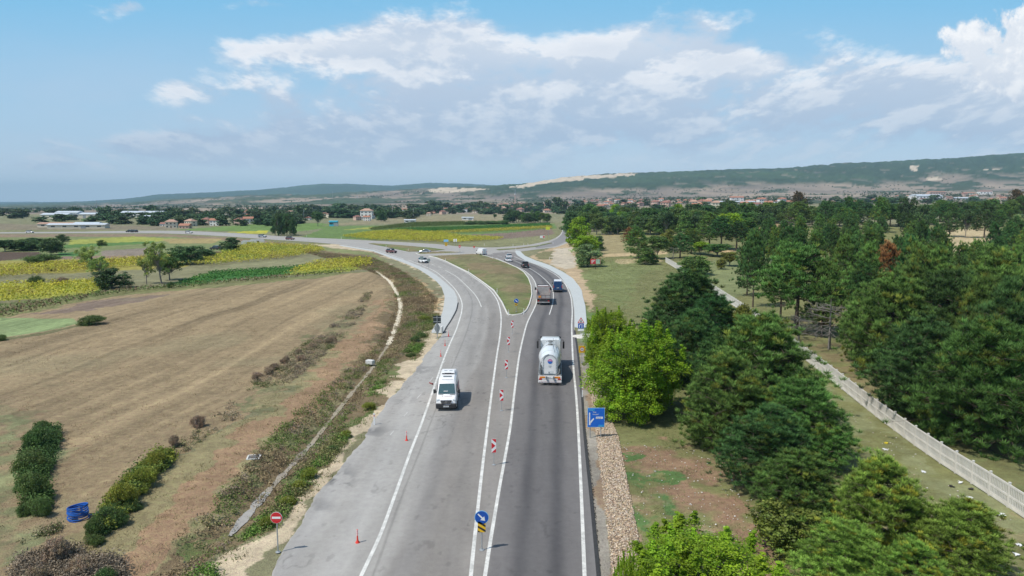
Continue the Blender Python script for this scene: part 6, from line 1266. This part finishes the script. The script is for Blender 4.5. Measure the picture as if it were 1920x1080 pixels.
# ------------------------------------------------ where the plants stand
def plants_near():
    P = plant_top
    # roadside group between the stone strip and the meadow
    P(MAPLE[0], 1194, 602, 63, 215, 'large bright green broadleaf tree beside the blue direction sign')
    P(MAPLE[1], 1144, 574, 76, 115, 'slimmer bright green tree behind the large bright one, by the yellow speed sign')
    P(MAPLE[1], 1320, 996, 30.5, 350, 'bright lime green young tree with upright shoots, cut off by the bottom edge', rz=1.)
    P(MAPLE[0], 1178, 1040, 28.5, 90, 'small lime green sapling at the bottom edge beside the stone strip', cat='sapling')
    P(PH[0], 1434, 597, 62, 225, 'tall dark green round-topped pine right of the large bright green tree')
    P(PH[1], 1365, 668, 55, 175, 'dark brown-flecked pine between the bright green tree and the tall round-topped pine')
    P(PH[2], 1512, 722, 51, 190, 'spreading dark pine whose right branches reach out over the grass before the fence')
    P(PHD[1], 1445, 770, 46.5, 190, 'dense dark pine in the middle of the roadside row, above the bare reddish soil')
    P(PH[0], 1500, 850, 41.5, 170, 'blue-green pine low in the roadside row, left of the pale fresh-needled one', rz=2.2)
    P(PHB[1], 1655, 864, 37.5, 185, 'light green fresh-needled pine standing in front of the fence')
    P(PHB[2], 1795, 948, 34.5, 205, 'low light green pine in the bottom right corner', rz=.6)
    P(PHB[0], 1590, 985, 33.5, 200, 'light green pine at the bottom edge beside the yellowing shrub', rz=4.)
    P(PHB[1], 1715, 1020, 31.5, 160, 'short light green pine cut off by the bottom edge in the right corner', rz=3.)
    P(BMY[2], 1475, 935, 37.5, 150, 'yellowing small broadleaf tree in front of the dark pine row, at the bottom', rz=1.)
    P(PHD[2], 1278, 512, 97, 160, 'broad dark green pine standing alone behind the bright green trees')
    P(PHD[0], 1338, 556, 86, 120, 'dark pine to the right of the broad pine, near the fence')
    P(PHD[1], 1300, 590, 74, 130, 'dark pine in the shade behind the large bright green tree')
    P(PHD[2], 1345, 640, 66, 110, 'slim dark pine hidden between the bright tree and the tall round-topped pine', rz=2.)
    P(BMY[1], 1392, 566, 84, 60, 'olive green bushy tree against the fence behind the dark pines')
    P(PMD[1], 1262, 640, 66, 90, 'dark pine crown directly behind the large bright green tree', rz=3.)
    # wood behind the fence, nearest pines
    P(PHD[0], 1735, 604, 62, 205, 'large dark pine hanging over the fence, third from the right edge')
    P(PH[2], 1850, 610, 55, 240, 'large dark green pine with its trunk showing beside the fence near the right edge')
    P(PHD[1], 1905, 540, 60, 200, 'dark pine at the right edge of the picture behind the fence')
    P(PH[0], 1680, 520, 78, 170, 'full green pine in the wood, right of the dead grey tree', rz=2.)
    P(PHD[2], 1790, 520, 76, 170, 'dark pine in the wood behind the one hanging over the fence', rz=2.)
    P(PH[1], 1870, 478, 84, 170, 'mid green pine in the second rank of the wood near the right edge', rz=4.)
    P(BARE[0], 1560, 560, 92, 130, 'dead grey bare pine with tangled branches behind the fence', 'dead tree')
    P(BARE[1], 1500, 590, 98, 90, 'small dead bare tree left of the larger grey dead one', 'dead tree')
    P(PM[3], 1500, 470, 104, 170, 'tall pine with grey lower branches left of the dead grey tree', rz=1.)
    P(PRUST, 1668, 462, 118, 82, 'rust brown dying pine standing in the green wood')
    P(PRUST, 1712, 505, 108, 60, 'smaller rust brown dying pine in front of the taller rust brown one', rz=2.)
    P(PRUST, 1622, 500, 112, 44, 'narrow rust brown dying pine left of the taller rust brown one', rz=4.)
    P(PGREY, 1908, 358, 430, 44, 'grey brown dying tree at the right edge below the hill')
    P(PGREY, 1498, 362, 400, 40, 'grey brown dying tree in the far line of pines')
    P(PRUST, 1180, 428, 300, 26, 'reddish brown pine standing alone left of the meadow trees')
    # fill the wood
    rg = random.Random(5); put = []
    def ok(x, y, d): return all((x-a)**2+(y-b)**2 > d*d for a, b in put)
    tries = 0
    while len(put) < 88 and tries < 9000:
        tries += 1; px = rg.uniform(1400, 2080); Y = 66*math.exp(rg.uniform(0, 1.45)); x = (px-960)/1330*Y
        # stay behind the fence line, out of the meadow and the clearing
        fx = np.interp(Y, [43, 48, 56, 65, 75, 93, 110, 131, 158, 200, 226], [f for f in FXL])
        if x < fx+3.5: continue
        pb = 378+F*HC/Y
        if pb < 560 and px < 1400+ (560-pb)*.30: continue
        if Y > 190 and 1740 < px < 1890: continue
        if not ok(x, Y, 5.2+Y*.010): continue
        put.append((x, Y))
    for i, (x, Y) in enumerate(put):
        k = rg.choice(PM+PMD) if Y > 88 else rg.choice(PH+PHD)
        h = rg.uniform(8.5, 11.5) if Y < 100 else rg.uniform(10, 13.5)
        w = rg.uniform(.62, .86); px = 960+1330*x/Y
        side = 'left of the dead tree' if px < 1545 else 'between the dead and rust trees' if px < 1670 else 'right of the rust pine' if px < 1770 else 'below the sandy clearing' if px < 1860 else 'near the right edge'
        rank = 'front' if Y < 90 else 'second' if Y < 115 else 'third' if Y < 150 else 'fourth' if Y < 200 else 'last'
        plant(k, x, Y, h, w, '%s %s %s pine, %s rank of the wood, %s' % ('tall' if h > (11 if Y >= 100 else 9.8) else 'low', 'broad' if w > .74 else 'slim', 'blackish green' if k in PMD+PHD else 'mid green', rank, side), 'tree', 'pines of the wood behind the fence')
FXL = [(px-960)/1330*Y for px, Y in ((1925, 43), (1880, 48), (1790, 56), (1680, 65), (1600, 75), (1500, 93), (1430, 110), (1376, 131), (1320, 158), (1275, 200), (1248, 226))]
def plants_mid():
    B = plant_base
    L = [  # kind, px, base y, top y, width px, label
     (BMM[0], 1086, 462, 402, 44, 'bright green tree beside the bend of the far road'),
     (BMM[2], 1100, 478, 436, 50, 'bright yellow-green bushy tree above the grey-green willow'),
     (WIL[0], 1102, 500, 454, 52, 'rounded grey-green willow beside the red and white billboard'),
     (BMD[0], 1122, 470, 440, 26, 'small dark tree at the right side of the willow'),
     (BMD[1], 1072, 440, 394, 30, 'dark tree at the left end of the tree line by the far road'),
     (PM[2], 1197, 484, 428, 46, 'dark bushy pine next to the reddish lone pine'),
     (BM[0], 1212, 496, 462, 40, 'mid green tree low on the meadow left of the pale bare tree'),
     (BM[1], 1232, 486, 440, 40, 'green tree behind the end of the wall'),
     (BARE[1], 1262, 488, 462, 26, 'pale leafless tree beside the far end of the fence'),
     (PMD[0], 1275, 484, 440, 44, 'dark pine behind the far end of the fence'),
     (BMY[0], 1256, 470, 426, 34, 'yellow-green tree in the meadow group'),
     (PM[1], 1296, 476, 430, 40, 'dark pine in the middle of the meadow group'),
     (BM[2], 1302, 515, 475, 56, 'rounded green and yellow tree standing alone right beside the fence'),
     (BMM[1], 1312, 478, 452, 38, 'light green tree behind the rounded lone one'),
     (BM[3], 1345, 481, 455, 52, 'low spreading green tree on the meadow'),
     (BMY[3], 1368, 499, 470, 34, 'small yellowish tree on the open meadow'),
     (BMY[2], 1352, 505, 482, 18, 'little sapling left of the small yellowish tree'),
     (PMD[1], 1381, 470, 418, 50, 'dark pine with a bare trunk at the edge of the sandy track'),
     (PM[3], 1400, 466, 414, 46, 'dark pine right behind the one with a bare trunk'),
     (PMD[3], 1352, 468, 410, 52, 'tall dark pine in the back of the meadow group'),
     (PM[0], 1330, 462, 402, 50, 'broad pine behind the meadow group'),
     (BM[0], 1429, 458, 432, 30, 'small round tree beside the brown plot'),
     (BMM[3], 1370, 440, 396, 52, 'fresh green tree above the brown plot'),
     (BM[2], 1395, 436, 392, 44, 'green tree right of the fresh green one above the brown plot'),
     (BMD[2], 1432, 434, 394, 40, 'dark green tree above the right end of the brown plot'),
    ]
    for k, px, yb, yt, w, lab in L: B(k, px, yb, yt, w*1.25, lab)
    # long green line of trees beyond the meadow
    rg = random.Random(9); g = 'trees of the green line beyond the meadow'
    for i in range(58):
        px = 1070+i*4.1+rg.uniform(-3, 3); yb = rg.choice([426, 430, 434, 440]); k = rg.choice(BM+BMD+[BMM[0], BM[0], BMD[2]])
        B(k, px, yb, yb-rg.uniform(34, 50), rg.uniform(34, 50), '%s %s tree beyond the meadow, %s' % ('bright green' if k is BMM[0] else 'dark' if k in BMD else 'mid green', 'front-rank' if yb > 436 else 'rear' if yb < 430 else 'middle-rank', 'beside the far road bend' if px < 1110 else 'above the billboard' if px < 1150 else 'above the reddish pine' if px < 1215 else 'above the far end of the fence' if px < 1270 else 'at its right end'), 'tree', g)
    for i in range(62):
        px = 1275+i*10.6+rg.uniform(-9, 9)
        yb = rg.uniform(414, 436); k = rg.choice(BM+BMD+PM+PMD)
        if 1755 < px < 1860 and rg.random() < .6: yb = 412
        if 1395 < px < 1470 and yb > 420: yb = 416
        B(k, px, yb, yb-rg.uniform(32, 52)*(1 if yb > 420 else .75), rg.uniform(34, 56), '%s %s in the far belt below the hill, %s' % ('dark' if k in BMD+PMD else 'green', 'pine' if k in PM+PMD else 'broadleaf tree', 'above the meadow' if px < 1390 else 'by the brown plot' if px < 1480 else 'over the wood' if px < 1600 else 'below the white warehouse' if px < 1760 else 'at the sandy clearing' if px < 1860 else 'at the right edge'), 'tree', 'trees of the far belt right of the road')
    for px, yb, yt, w, k, lab in ((1727, 446, 378, 46, BMD[0], 'large dark round tree in front of the pale clearing'), (1780, 444, 384, 40, PMD[2], 'dark pine at the left of the clearing'), (1810, 446, 392, 34, BMD[1], 'dark tree with bluish leaves right in the clearing'),
                            (1845, 446, 380, 46, PMD[0], 'dark pine right of the clearing'), (1905, 444, 398, 44, WIL[0], 'pale grey-green tree at the right edge'), (1650, 436, 372, 40, PM[1], 'pine with a tall crown in the far belt'), (1700, 436, 360, 40, BMD[2], 'tallest dark tree of the far belt'),
                            (1590, 432, 372, 36, PMD[1], 'slim dark pine in the far belt'), (1890, 470, 428, 40, PMD[3], 'dark round pine at the right of the sandy clearing')):
        B(k, px, yb, yt, w, lab)
    # left side
    L = [
     (POP[0], 178, 502, 452, 52, 'thin leaning poplar with pale leaves above the dark shrubs', .22),
     (POP[1], 195, 524, 476, 46, 'lower pale green part of the leaning poplar pair', .25),
     (BMD[0], 210, 540, 500, 66, 'dark green rounded bush tree at the foot of the leaning poplars', 0),
     (POP[0], 275, 532, 470, 34, 'pale yellow-green poplar left of the crooked one', 0),
     (POP[1], 303, 532, 446, 54, 'crooked poplar with an open crown at the field corner', .1),
     (BM[1], 318, 525, 480, 46, 'green tree just right of the crooked poplar', 0),
     (BMD[2], 350, 495, 456, 62, 'large dark round tree left of the yellow field', 0),
     (BMD[1], 387, 487, 466, 40, 'low dark bush tree right of the large round one', 0),
     (BMD[0], 433, 473, 443, 40, 'dark round tree close to the main road', 0),
     (BMD[2], 96, 478, 442, 42, 'dark tree standing above the brown strip at the left', 0),
     (BM[0], 191, 461, 449, 18, 'small bush in the distant green field', 0),
     (BMD[0], 118, 453, 438, 24, 'dark tree near the main road at the left', 0)]
    for k, px, yb, yt, w, lab, tl in L: B(k, px, yb, yt, w*1.2, lab, tilt=tl)
    for px, yb, yt, w, k, lab in ((68, 536, 515, 36, BUSH[0], 'dark bush between the two yellow fields'), (115, 534, 516, 38, BUSHN[1], 'brownish bush right of the dark bush between the yellow fields'), (78, 492, 472, 70, BUSH[1], 'long green bush below the dark tree at the left'), (172, 608, 589, 62, BUSH[0], 'low dark green bush at the tip of the pale green plot'), (3, 638, 624, 30, BUSH[1], 'dark bush at the left edge on the field boundary'),
                            (97, 508, 500, 20, BUSH[0], 'tiny bush on the strip at the left'), (408, 480, 470, 26, BUSHN[0], 'brown bush beside the dark tree near the yellow field'), (320, 540, 525, 14, BUSH[1], 'tiny dark bush under the crooked poplar')):
        B(k, px, yb, yt, w*.95, lab, 'bush')
    rg = random.Random(3)
    for i in range(16): B(rg.choice(BM+BMD), rg.uniform(-10, 80), rg.uniform(456, 472), rg.uniform(444, 452), rg.uniform(30, 44), 'one of the green bushes in the hedge at the far left', 'tree', 'hedge trees at the far left')
    for i in range(7): B(rg.choice(BMD), 516+i*5.5, rg.uniform(440, 443), rg.uniform(394, 404), rg.uniform(17, 22), 'one of the tall dark trees clustered beyond the main road', 'tree', 'cluster of tall trees beyond the main road')
    for i in range(14): B(rg.choice(BM+BMD), 952+i*5.6+rg.uniform(-2, 2), rg.uniform(416, 419), rg.uniform(391, 399), rg.uniform(20, 28), 'one of the dark trees in the thicket left of the far road', 'tree', 'thicket left of the far road')
    for i in range(7): B(rg.choice(BUSH), 880+i*11, 421+rg.uniform(-1, 1), 412, 26, 'one of the bushes in the hedge above the green crop', 'bush', 'hedge bushes above the green crop')
    B(BMD[0], 715, 415, 391, 26, 'dark round tree standing before the village houses'); B(BMD[1], 596, 424, 395, 26, 'dark conical tree before the village at the left')
    B(BM[1], 928, 410, 401, 9, 'little tree alone on the brown ground before the village')
    B(FARP[0], 466, 402, 386, 5, 'single tall slim cypress above the village roofs'); 
    # near left shrubs
    S = [(72, 845, 796, 92, BUSH[0], 'top part of the long dark green hedge bush at the left', 0), (58, 890, 838, 100, BUSH[1], 'middle part of the long dark green hedge bush at the left', 0), (60, 940, 880, 96, BUSH[0], 'broad lower part of the long dark green hedge bush at the left', 0), (78, 968, 925, 60, BUSH[1], 'small bottom end of the dark green hedge bush at the left', 0),
         (296, 880, 842, 76, BUSHY[0], 'yellow-green bush nearest the grey dead shrub', 0), (262, 915, 868, 90, BUSHY[1], 'yellow-green bush second from the grey dead shrub', 0), (230, 955, 900, 100, BUSHY[0], 'yellow-green bush right above the coiled blue pipe', 0), (205, 985, 940, 90, BUSH[1], 'dark green bush beside the coiled blue pipe', 0), (180, 1005, 965, 70, BUSH[0], 'dark bush below the coiled blue pipe', 0),
         (328, 838, 812, 42, BUSHN[0], 'round grey dead shrub above the yellow-green bushes', 0), (372, 800, 772, 50, BUSHN[1], 'grey brown shrub on the field edge above the round dead one', 0), (104, 1052, 1004, 110, BUSHN[0], 'large purplish brown dry shrub in the lower left corner', 0), (150, 1075, 1035, 100, BUSHN[1], 'dark brown dry shrub right of the large purplish one', 0), (70, 1100, 1056, 100, BUSHN[0], 'dry brown shrub cut off at the bottom left', 0), (195, 1090, 1050, 80, BUSH[1], 'dark green low bush at the bottom edge, left', 0)]
    for px, yb, yt, w, k, lab, tl in S: B(k, px, yb, yt, w*(.62 if k in BUSHN else .68), lab, 'bush')
    for i, (px, yb, w) in enumerate(((78, 812, 40), (92, 830, 44), (60, 866, 54), (78, 880, 44), (50, 915, 56), (78, 925, 46), (68, 958, 50), (48, 965, 34))): B(BUSH[i % 2], px, yb, yb-26, w*1.05, 'one of the leafy stems filling the long dark green hedge at the left', 'bush', 'stems of the dark green hedge')
    for i, (px, yb, w) in enumerate(((310, 862, 40), (284, 880, 60), (270, 900, 60), (250, 925, 66), (236, 938, 60), (220, 962, 60), (195, 985, 60), (246, 955, 50), (222, 985, 50), (176, 1020, 46))): B(BUSHY[i % 2] if yb < 950 else BUSH[i % 2], px, yb, yb-24, w*1.0, 'one of the leafy clumps filling the yellow-green bush row above the pipe coil', 'bush', 'clumps of the yellow-green bush row')
    rg = random.Random(12)
    for i in range(14):
        t = i/13; px = 480+(620-480)*t; yb = 712-(712-636)*t; B(BUSHN[i % 2], px+rg.uniform(-9, 9), yb+rg.uniform(-6, 6), yb-rg.uniform(9, 15), rg.uniform(16, 30), 'grey brown dry shrub on the field edge, '+('lower end of the row' if t < .34 else 'middle of the row' if t < .67 else 'upper end of the row'), 'bush', 'dry shrubs on the edge of the harvested field')
    for px, py, w in ((828, 560, 0),): pass
    for px, yb, h, w, lab in ((795, 602, 12, 36, 'uppermost'), (778, 640, 14, 30, 'second'), (790, 632, 12, 26, 'third'), (770, 668, 9, 26, 'small middle'), (692, 768, 16, 36, 'round'), (650, 820, 16, 34, 'larger'), (625, 845, 14, 30, 'pale'), (580, 895, 22, 44, 'big'), (560, 915, 18, 40, 'low'), (540, 945, 18, 44, 'wide'), (500, 985, 22, 40, 'nearer')):
        B(BUSHY[0] if w > 32 else BUSH[1], px, yb, yb-h, w*.9, lab+' fresh green weed clump on the sandy shoulder %s' % ('near the dark sign back' if yb < 700 else 'beside the broken asphalt edge' if yb < 880 else 'near the no-entry sign'), 'weeds')
plants_near(); plants_mid()

def scatter_tufts(name, polys, dens, hgt, cols, label, seed, wd=.05, K=9, rad=.35, spread=.7, maxn=16000, gate=None):
    """grass and weed tufts as one mesh"""
    rg = np.random.default_rng(seed); P = []
    for poly in polys:
        W = [tuple(G(a, b)[:2]) for a, b in poly]; xs, ys = [w[0] for w in W], [w[1] for w in W]; A = (max(xs)-min(xs))*(max(ys)-min(ys)); n = int(min(A*dens, maxn*6))
        x = rg.uniform(min(xs), max(xs), n); y = rg.uniform(min(ys), max(ys), n); m = inpoly(x, y, W)
        if gate: m &= gate(x, y)
        P.append(np.c_[x[m], y[m]])
    P = np.concatenate(P); P = P[rg.permutation(len(P))[:maxn]]; z = terr(P[:, 0], P[:, 1])+ditch_dip(P[:, 0], P[:, 1]); C = np.c_[P, z]
    cl = np.array(cols); t = fbm(P[:, 0]/2.5, P[:, 1]/2.5, 3, seed); i = np.clip(((t-.3)/.4*len(cl)).astype(int)+rg.integers(-1, 2, len(P)), 0, len(cl)-1)
    n = len(C)*K; c = np.repeat(C, K, 0); off = rg.normal(size=(n, 3))*np.array((rad*.5, rad*.5, 0)); root = c+off; root[:, 2] -= .03
    d = unit(np.c_[rg.normal(size=(n, 2))*spread, np.ones(n)]); L = np.repeat(hgt*rg.uniform(.5, 1.4, len(C)), K)[:, None]*rg.uniform(.6, 1.2, (n, 1)); side = unit(np.cross(d, rg.normal(size=(n, 3))))*wd*.5
    V = np.stack([root-side, root+side, root+d*L], 1).reshape(-1, 3); col = np.repeat(np.repeat(cl[i], K, 0)*rg.uniform(.75, 1.25, (n, 1)), 3, 0)
    o = link(name, npmesh(name, V, np.arange(len(V)).reshape(-1, 3), leafmat('tuft_leaves', (1, 1, 1), 0, 0, .2, .8, .1), col)); tag(o, label, 'ground cover', kind='stuff'); return o
def scatter_clumps(name, polys, n, cols, label, seed, K=26, rad=.5, leaf=.13, gate=None):
    rg = np.random.default_rng(seed); P = []
    for poly in polys:
        W = [tuple(G(a, b)[:2]) for a, b in poly]; xs, ys = [w[0] for w in W], [w[1] for w in W]
        x = rg.uniform(min(xs), max(xs), n*30); y = rg.uniform(min(ys), max(ys), n*30); m = inpoly(x, y, W)
        if gate: m &= gate(x, y)
        P.append(np.c_[x[m], y[m]])
    P = np.concatenate(P); P = P[rg.permutation(len(P))[:n]]; z = terr(P[:, 0], P[:, 1])+ditch_dip(P[:, 0], P[:, 1]); r = rad*rg.uniform(.45, 1.5, len(P))
    C = np.c_[P, z+r*rg.uniform(.3, 1.0 if K > 50 else .45, len(P))]; cl = np.array(cols); t = fbm(P[:, 0]/4., P[:, 1]/4., 3, seed); i = np.clip(((t-.3)/.4*len(cl)).astype(int)+rg.integers(-1, 2, len(P)), 0, len(cl)-1)
    V, Fc, c = leaves(rg, C, leaf, K, r, cl[i]*rg.uniform(.75, 1.25, (len(P), 1)), zs=.62)
    tag(link(name, npmesh(name, V, Fc, leafmat('tuft_leaves', (1, 1, 1), 0, 0, .15, .8, .1), c)), label, 'ground cover', kind='stuff')
scatter_clumps('dry_scrub', [[(560, 470), (700, 484), (742, 503), (790, 532), (820, 562), (808, 600), (765, 660), (692, 730), (625, 820), (535, 905), (420, 1020), (345, 1090), (60, 1400), (-20, 1400), (280, 1090), (410, 930), (530, 800), (645, 700), (712, 640), (742, 575), (738, 522)]], 9500,
              [(.19, .145, .09), (.26, .20, .115), (.34, .27, .16), (.29, .23, .13), (.19, .21, .08), (.26, .21, .16), (.15, .20, .06)], 'dry brown scrub and weeds covering the ditch bank left of the road', 101, gate=lambda x, y: (dist_poly(x, y, DITCH) > .45) | (fbm(x/2, y/2, 2, 8) > .6))
scatter_clumps('shoulder_weeds', [[(800, 590), (824, 592), (806, 625), (786, 662), (756, 690), (706, 745), (676, 800), (618, 868), (556, 945), (480, 1025), (400, 1090), (350, 1080), (440, 1020), (510, 940), (585, 860), (640, 800), (690, 735), (745, 680), (780, 630)]], 900, [(.12, .22, .045), (.17, .26, .06), (.10, .17, .04), (.22, .22, .09)], 'fresh green weeds growing in patches along the sandy shoulder', 109, K=34, rad=.42, leaf=.13, gate=lambda x, y: fbm(x/2.6, y/2.6, 3, 19) > .53)
scatter_clumps('hedge_growth', [[(82, 805), (108, 810), (104, 850), (86, 900), (92, 955), (64, 962), (42, 930), (42, 875), (56, 830)]], 520, [(.085, .15, .045), (.11, .18, .05), (.065, .12, .04)], 'leafy growth joining the long dark green hedge at the left', 107, K=60, rad=.50, leaf=.15)
scatter_clumps('hedge_growth', [[(320, 850), (326, 866), (294, 892), (256, 930), (226, 975), (196, 1004), (180, 992), (200, 955), (246, 898), (288, 862)]], 460, [(.22, .26, .05), (.14, .20, .05), (.09, .15, .045), (.25, .28, .05)], 'leafy growth joining the yellow-green bush row', 108, K=60, rad=.50, leaf=.15)
scatter_clumps('field_edge_scrub', [[(700, 545), (680, 590), (640, 640), (585, 690), (520, 735), (440, 790), (345, 850), (330, 835), (420, 770), (470, 722), (520, 680), (590, 632), (650, 590), (685, 550)], [(20, 1100), (40, 1020), (110, 985), (200, 1010), (250, 1090), (200, 1150)]], 2100,
               [(.24, .20, .15), (.30, .24, .17), (.20, .20, .11), (.34, .28, .18), (.17, .19, .08)], 'low grey brown scrub along the edge of the harvested field', 106, K=30, rad=.42, leaf=.12, gate=lambda x, y: fbm(x/5, y/5, 3, 12) > .44)
scatter_tufts('green_weeds', [[(812, 585), (826, 590), (800, 645), (770, 690), (720, 740), (690, 795), (640, 865), (560, 960), (480, 1035), (380, 1090), (200, 1300), (160, 1300), (360, 1080), (520, 935), (620, 830), (700, 740), (760, 660)]], 3.6, .34,
              [(.10, .17, .04), (.12, .20, .05), (.20, .19, .09), (.15, .15, .07)], 'green weeds and low plants along the top of the road bank', 102, .06, 9, .5, .9, 6000, gate=lambda x, y: fbm(x/2., y/2., 3, 9) > .47)
scatter_tufts('dry_grass', [[(742, 522), (735, 600), (660, 690), (560, 780), (430, 900), (280, 1080), (60, 1350), (-60, 1250), (180, 1000), (330, 850), (430, 790), (560, 700), (690, 610)]], 2.6, .22,
              [(.30, .24, .13), (.24, .21, .10), (.18, .19, .08), (.34, .27, .15)], 'dry grass on the strip between the field and the ditch', 103, .04, 8, .5, .9, 12000)
scatter_tufts('field_stubble', [[(-1200, 1200), (-300, 700), (0, 640), (300, 560), (700, 515), (735, 525), (690, 600), (560, 690), (430, 780), (330, 840), (200, 950), (60, 1000)]], 2.0, .14,
              [(.36, .28, .17), (.28, .21, .12), (.22, .17, .10), (.33, .26, .15)], 'dry stubble over the harvested brown field', 104, .05, 7, .8, 1.0, 60000)
scatter_tufts('meadow_grass', [[(1100, 480), (1240, 480), (1330, 540), (1400, 620), (1500, 745), (1720, 900), (2000, 1150), (1900, 1300), (1240, 1300), (1180, 900), (1120, 640)]], 3.0, .17,
              [(.17, .19, .07), (.13, .19, .06), (.25, .23, .12), (.20, .21, .09)], 'short grass of the meadow and the strip before the fence', 105, .045, 8, .5, .9, 42000)
def village_trees():
    rg = random.Random(21); g = 'trees between the village houses'; n = 0
    def tr(px, py, hpx, wpx, k): plant_base(k, px, py, py-hpx, wpx, 'dark green tree in the distant village, %s' % ('by the white halls at the far left' if px < 240 else 'by the red roofs behind the main road' if px < 480 else 'by the tall tree cluster' if px < 620 else 'by the tall white house' if px < 790 else 'by the long pinkish building' if px < 920 else 'around the minaret' if px < 1040 else 'behind the green tree line' if px < 1300 else 'around the large white block' if px < 1500 else 'around the warehouses on the right'), 'tree', g)
    for i in range(275):
        px = rg.choice([rg.uniform(0, 560), rg.uniform(260, 720), rg.uniform(200, 560), rg.uniform(560, 1060), rg.uniform(560, 1060), rg.uniform(1060, 1900)])
        py = rg.uniform(403, 424) if px < 560 else rg.uniform(398, 410) if px < 780 else rg.uniform(390, 402) if px < 1060 else rg.uniform(382, 398)
        if px > 1500: py = rg.uniform(376, 388)
        tr(px, py, rg.uniform(11, 20)*(1 if px < 820 else .72), rg.uniform(22, 38)*(1 if px < 820 else .8), rg.choice(FAR))
    for px, py, h, w in ((325, 418, 26, 16), (333, 418, 24, 14), (560, 412, 28, 20), (1045, 398, 30, 24), (1030, 397, 24, 22), (1058, 399, 26, 22), (905, 396, 20, 26), (893, 397, 18, 20), (800, 402, 16, 26), (1090, 396, 20, 26), (970, 398, 14, 16), (640, 408, 16, 30), (700, 402, 12, 30)): tr(px, py, h, w, rg.choice(FAR))
    # hedges and lone bushes on the plain beyond, far too many to count
    rg2 = np.random.default_rng(77); n = 3200; px = rg2.uniform(-60, 1980, n*3); Y = 1250*np.exp(rg2.uniform(0, 1.15, n*3)); x = (px-960)/1330*Y; q = fbm(x/160, Y/260, 4, 88); m = q > .52; x, Y = x[m][:n], Y[m][:n]
    r = rg2.uniform(2., 5.5, len(x)); C = np.c_[x, Y, terr(x, Y)+r*.7]; V, Fc, c = leaves(rg2, C, 3.2, 12, r*1.15, np.full((len(x), 3), 1.)*np.array((.05, .08, .035))*rg2.uniform(.6, 1.5, (len(x), 1)), zs=.7)
    tag(link('far_bushes', npmesh('far_bushes', V, Fc, leafmat('tuft_leaves', (1, 1, 1), 0, 0, .15, .8, .1), c)), 'bushes and hedges dotted over the far plain', 'bushes', kind='stuff')
village_trees()
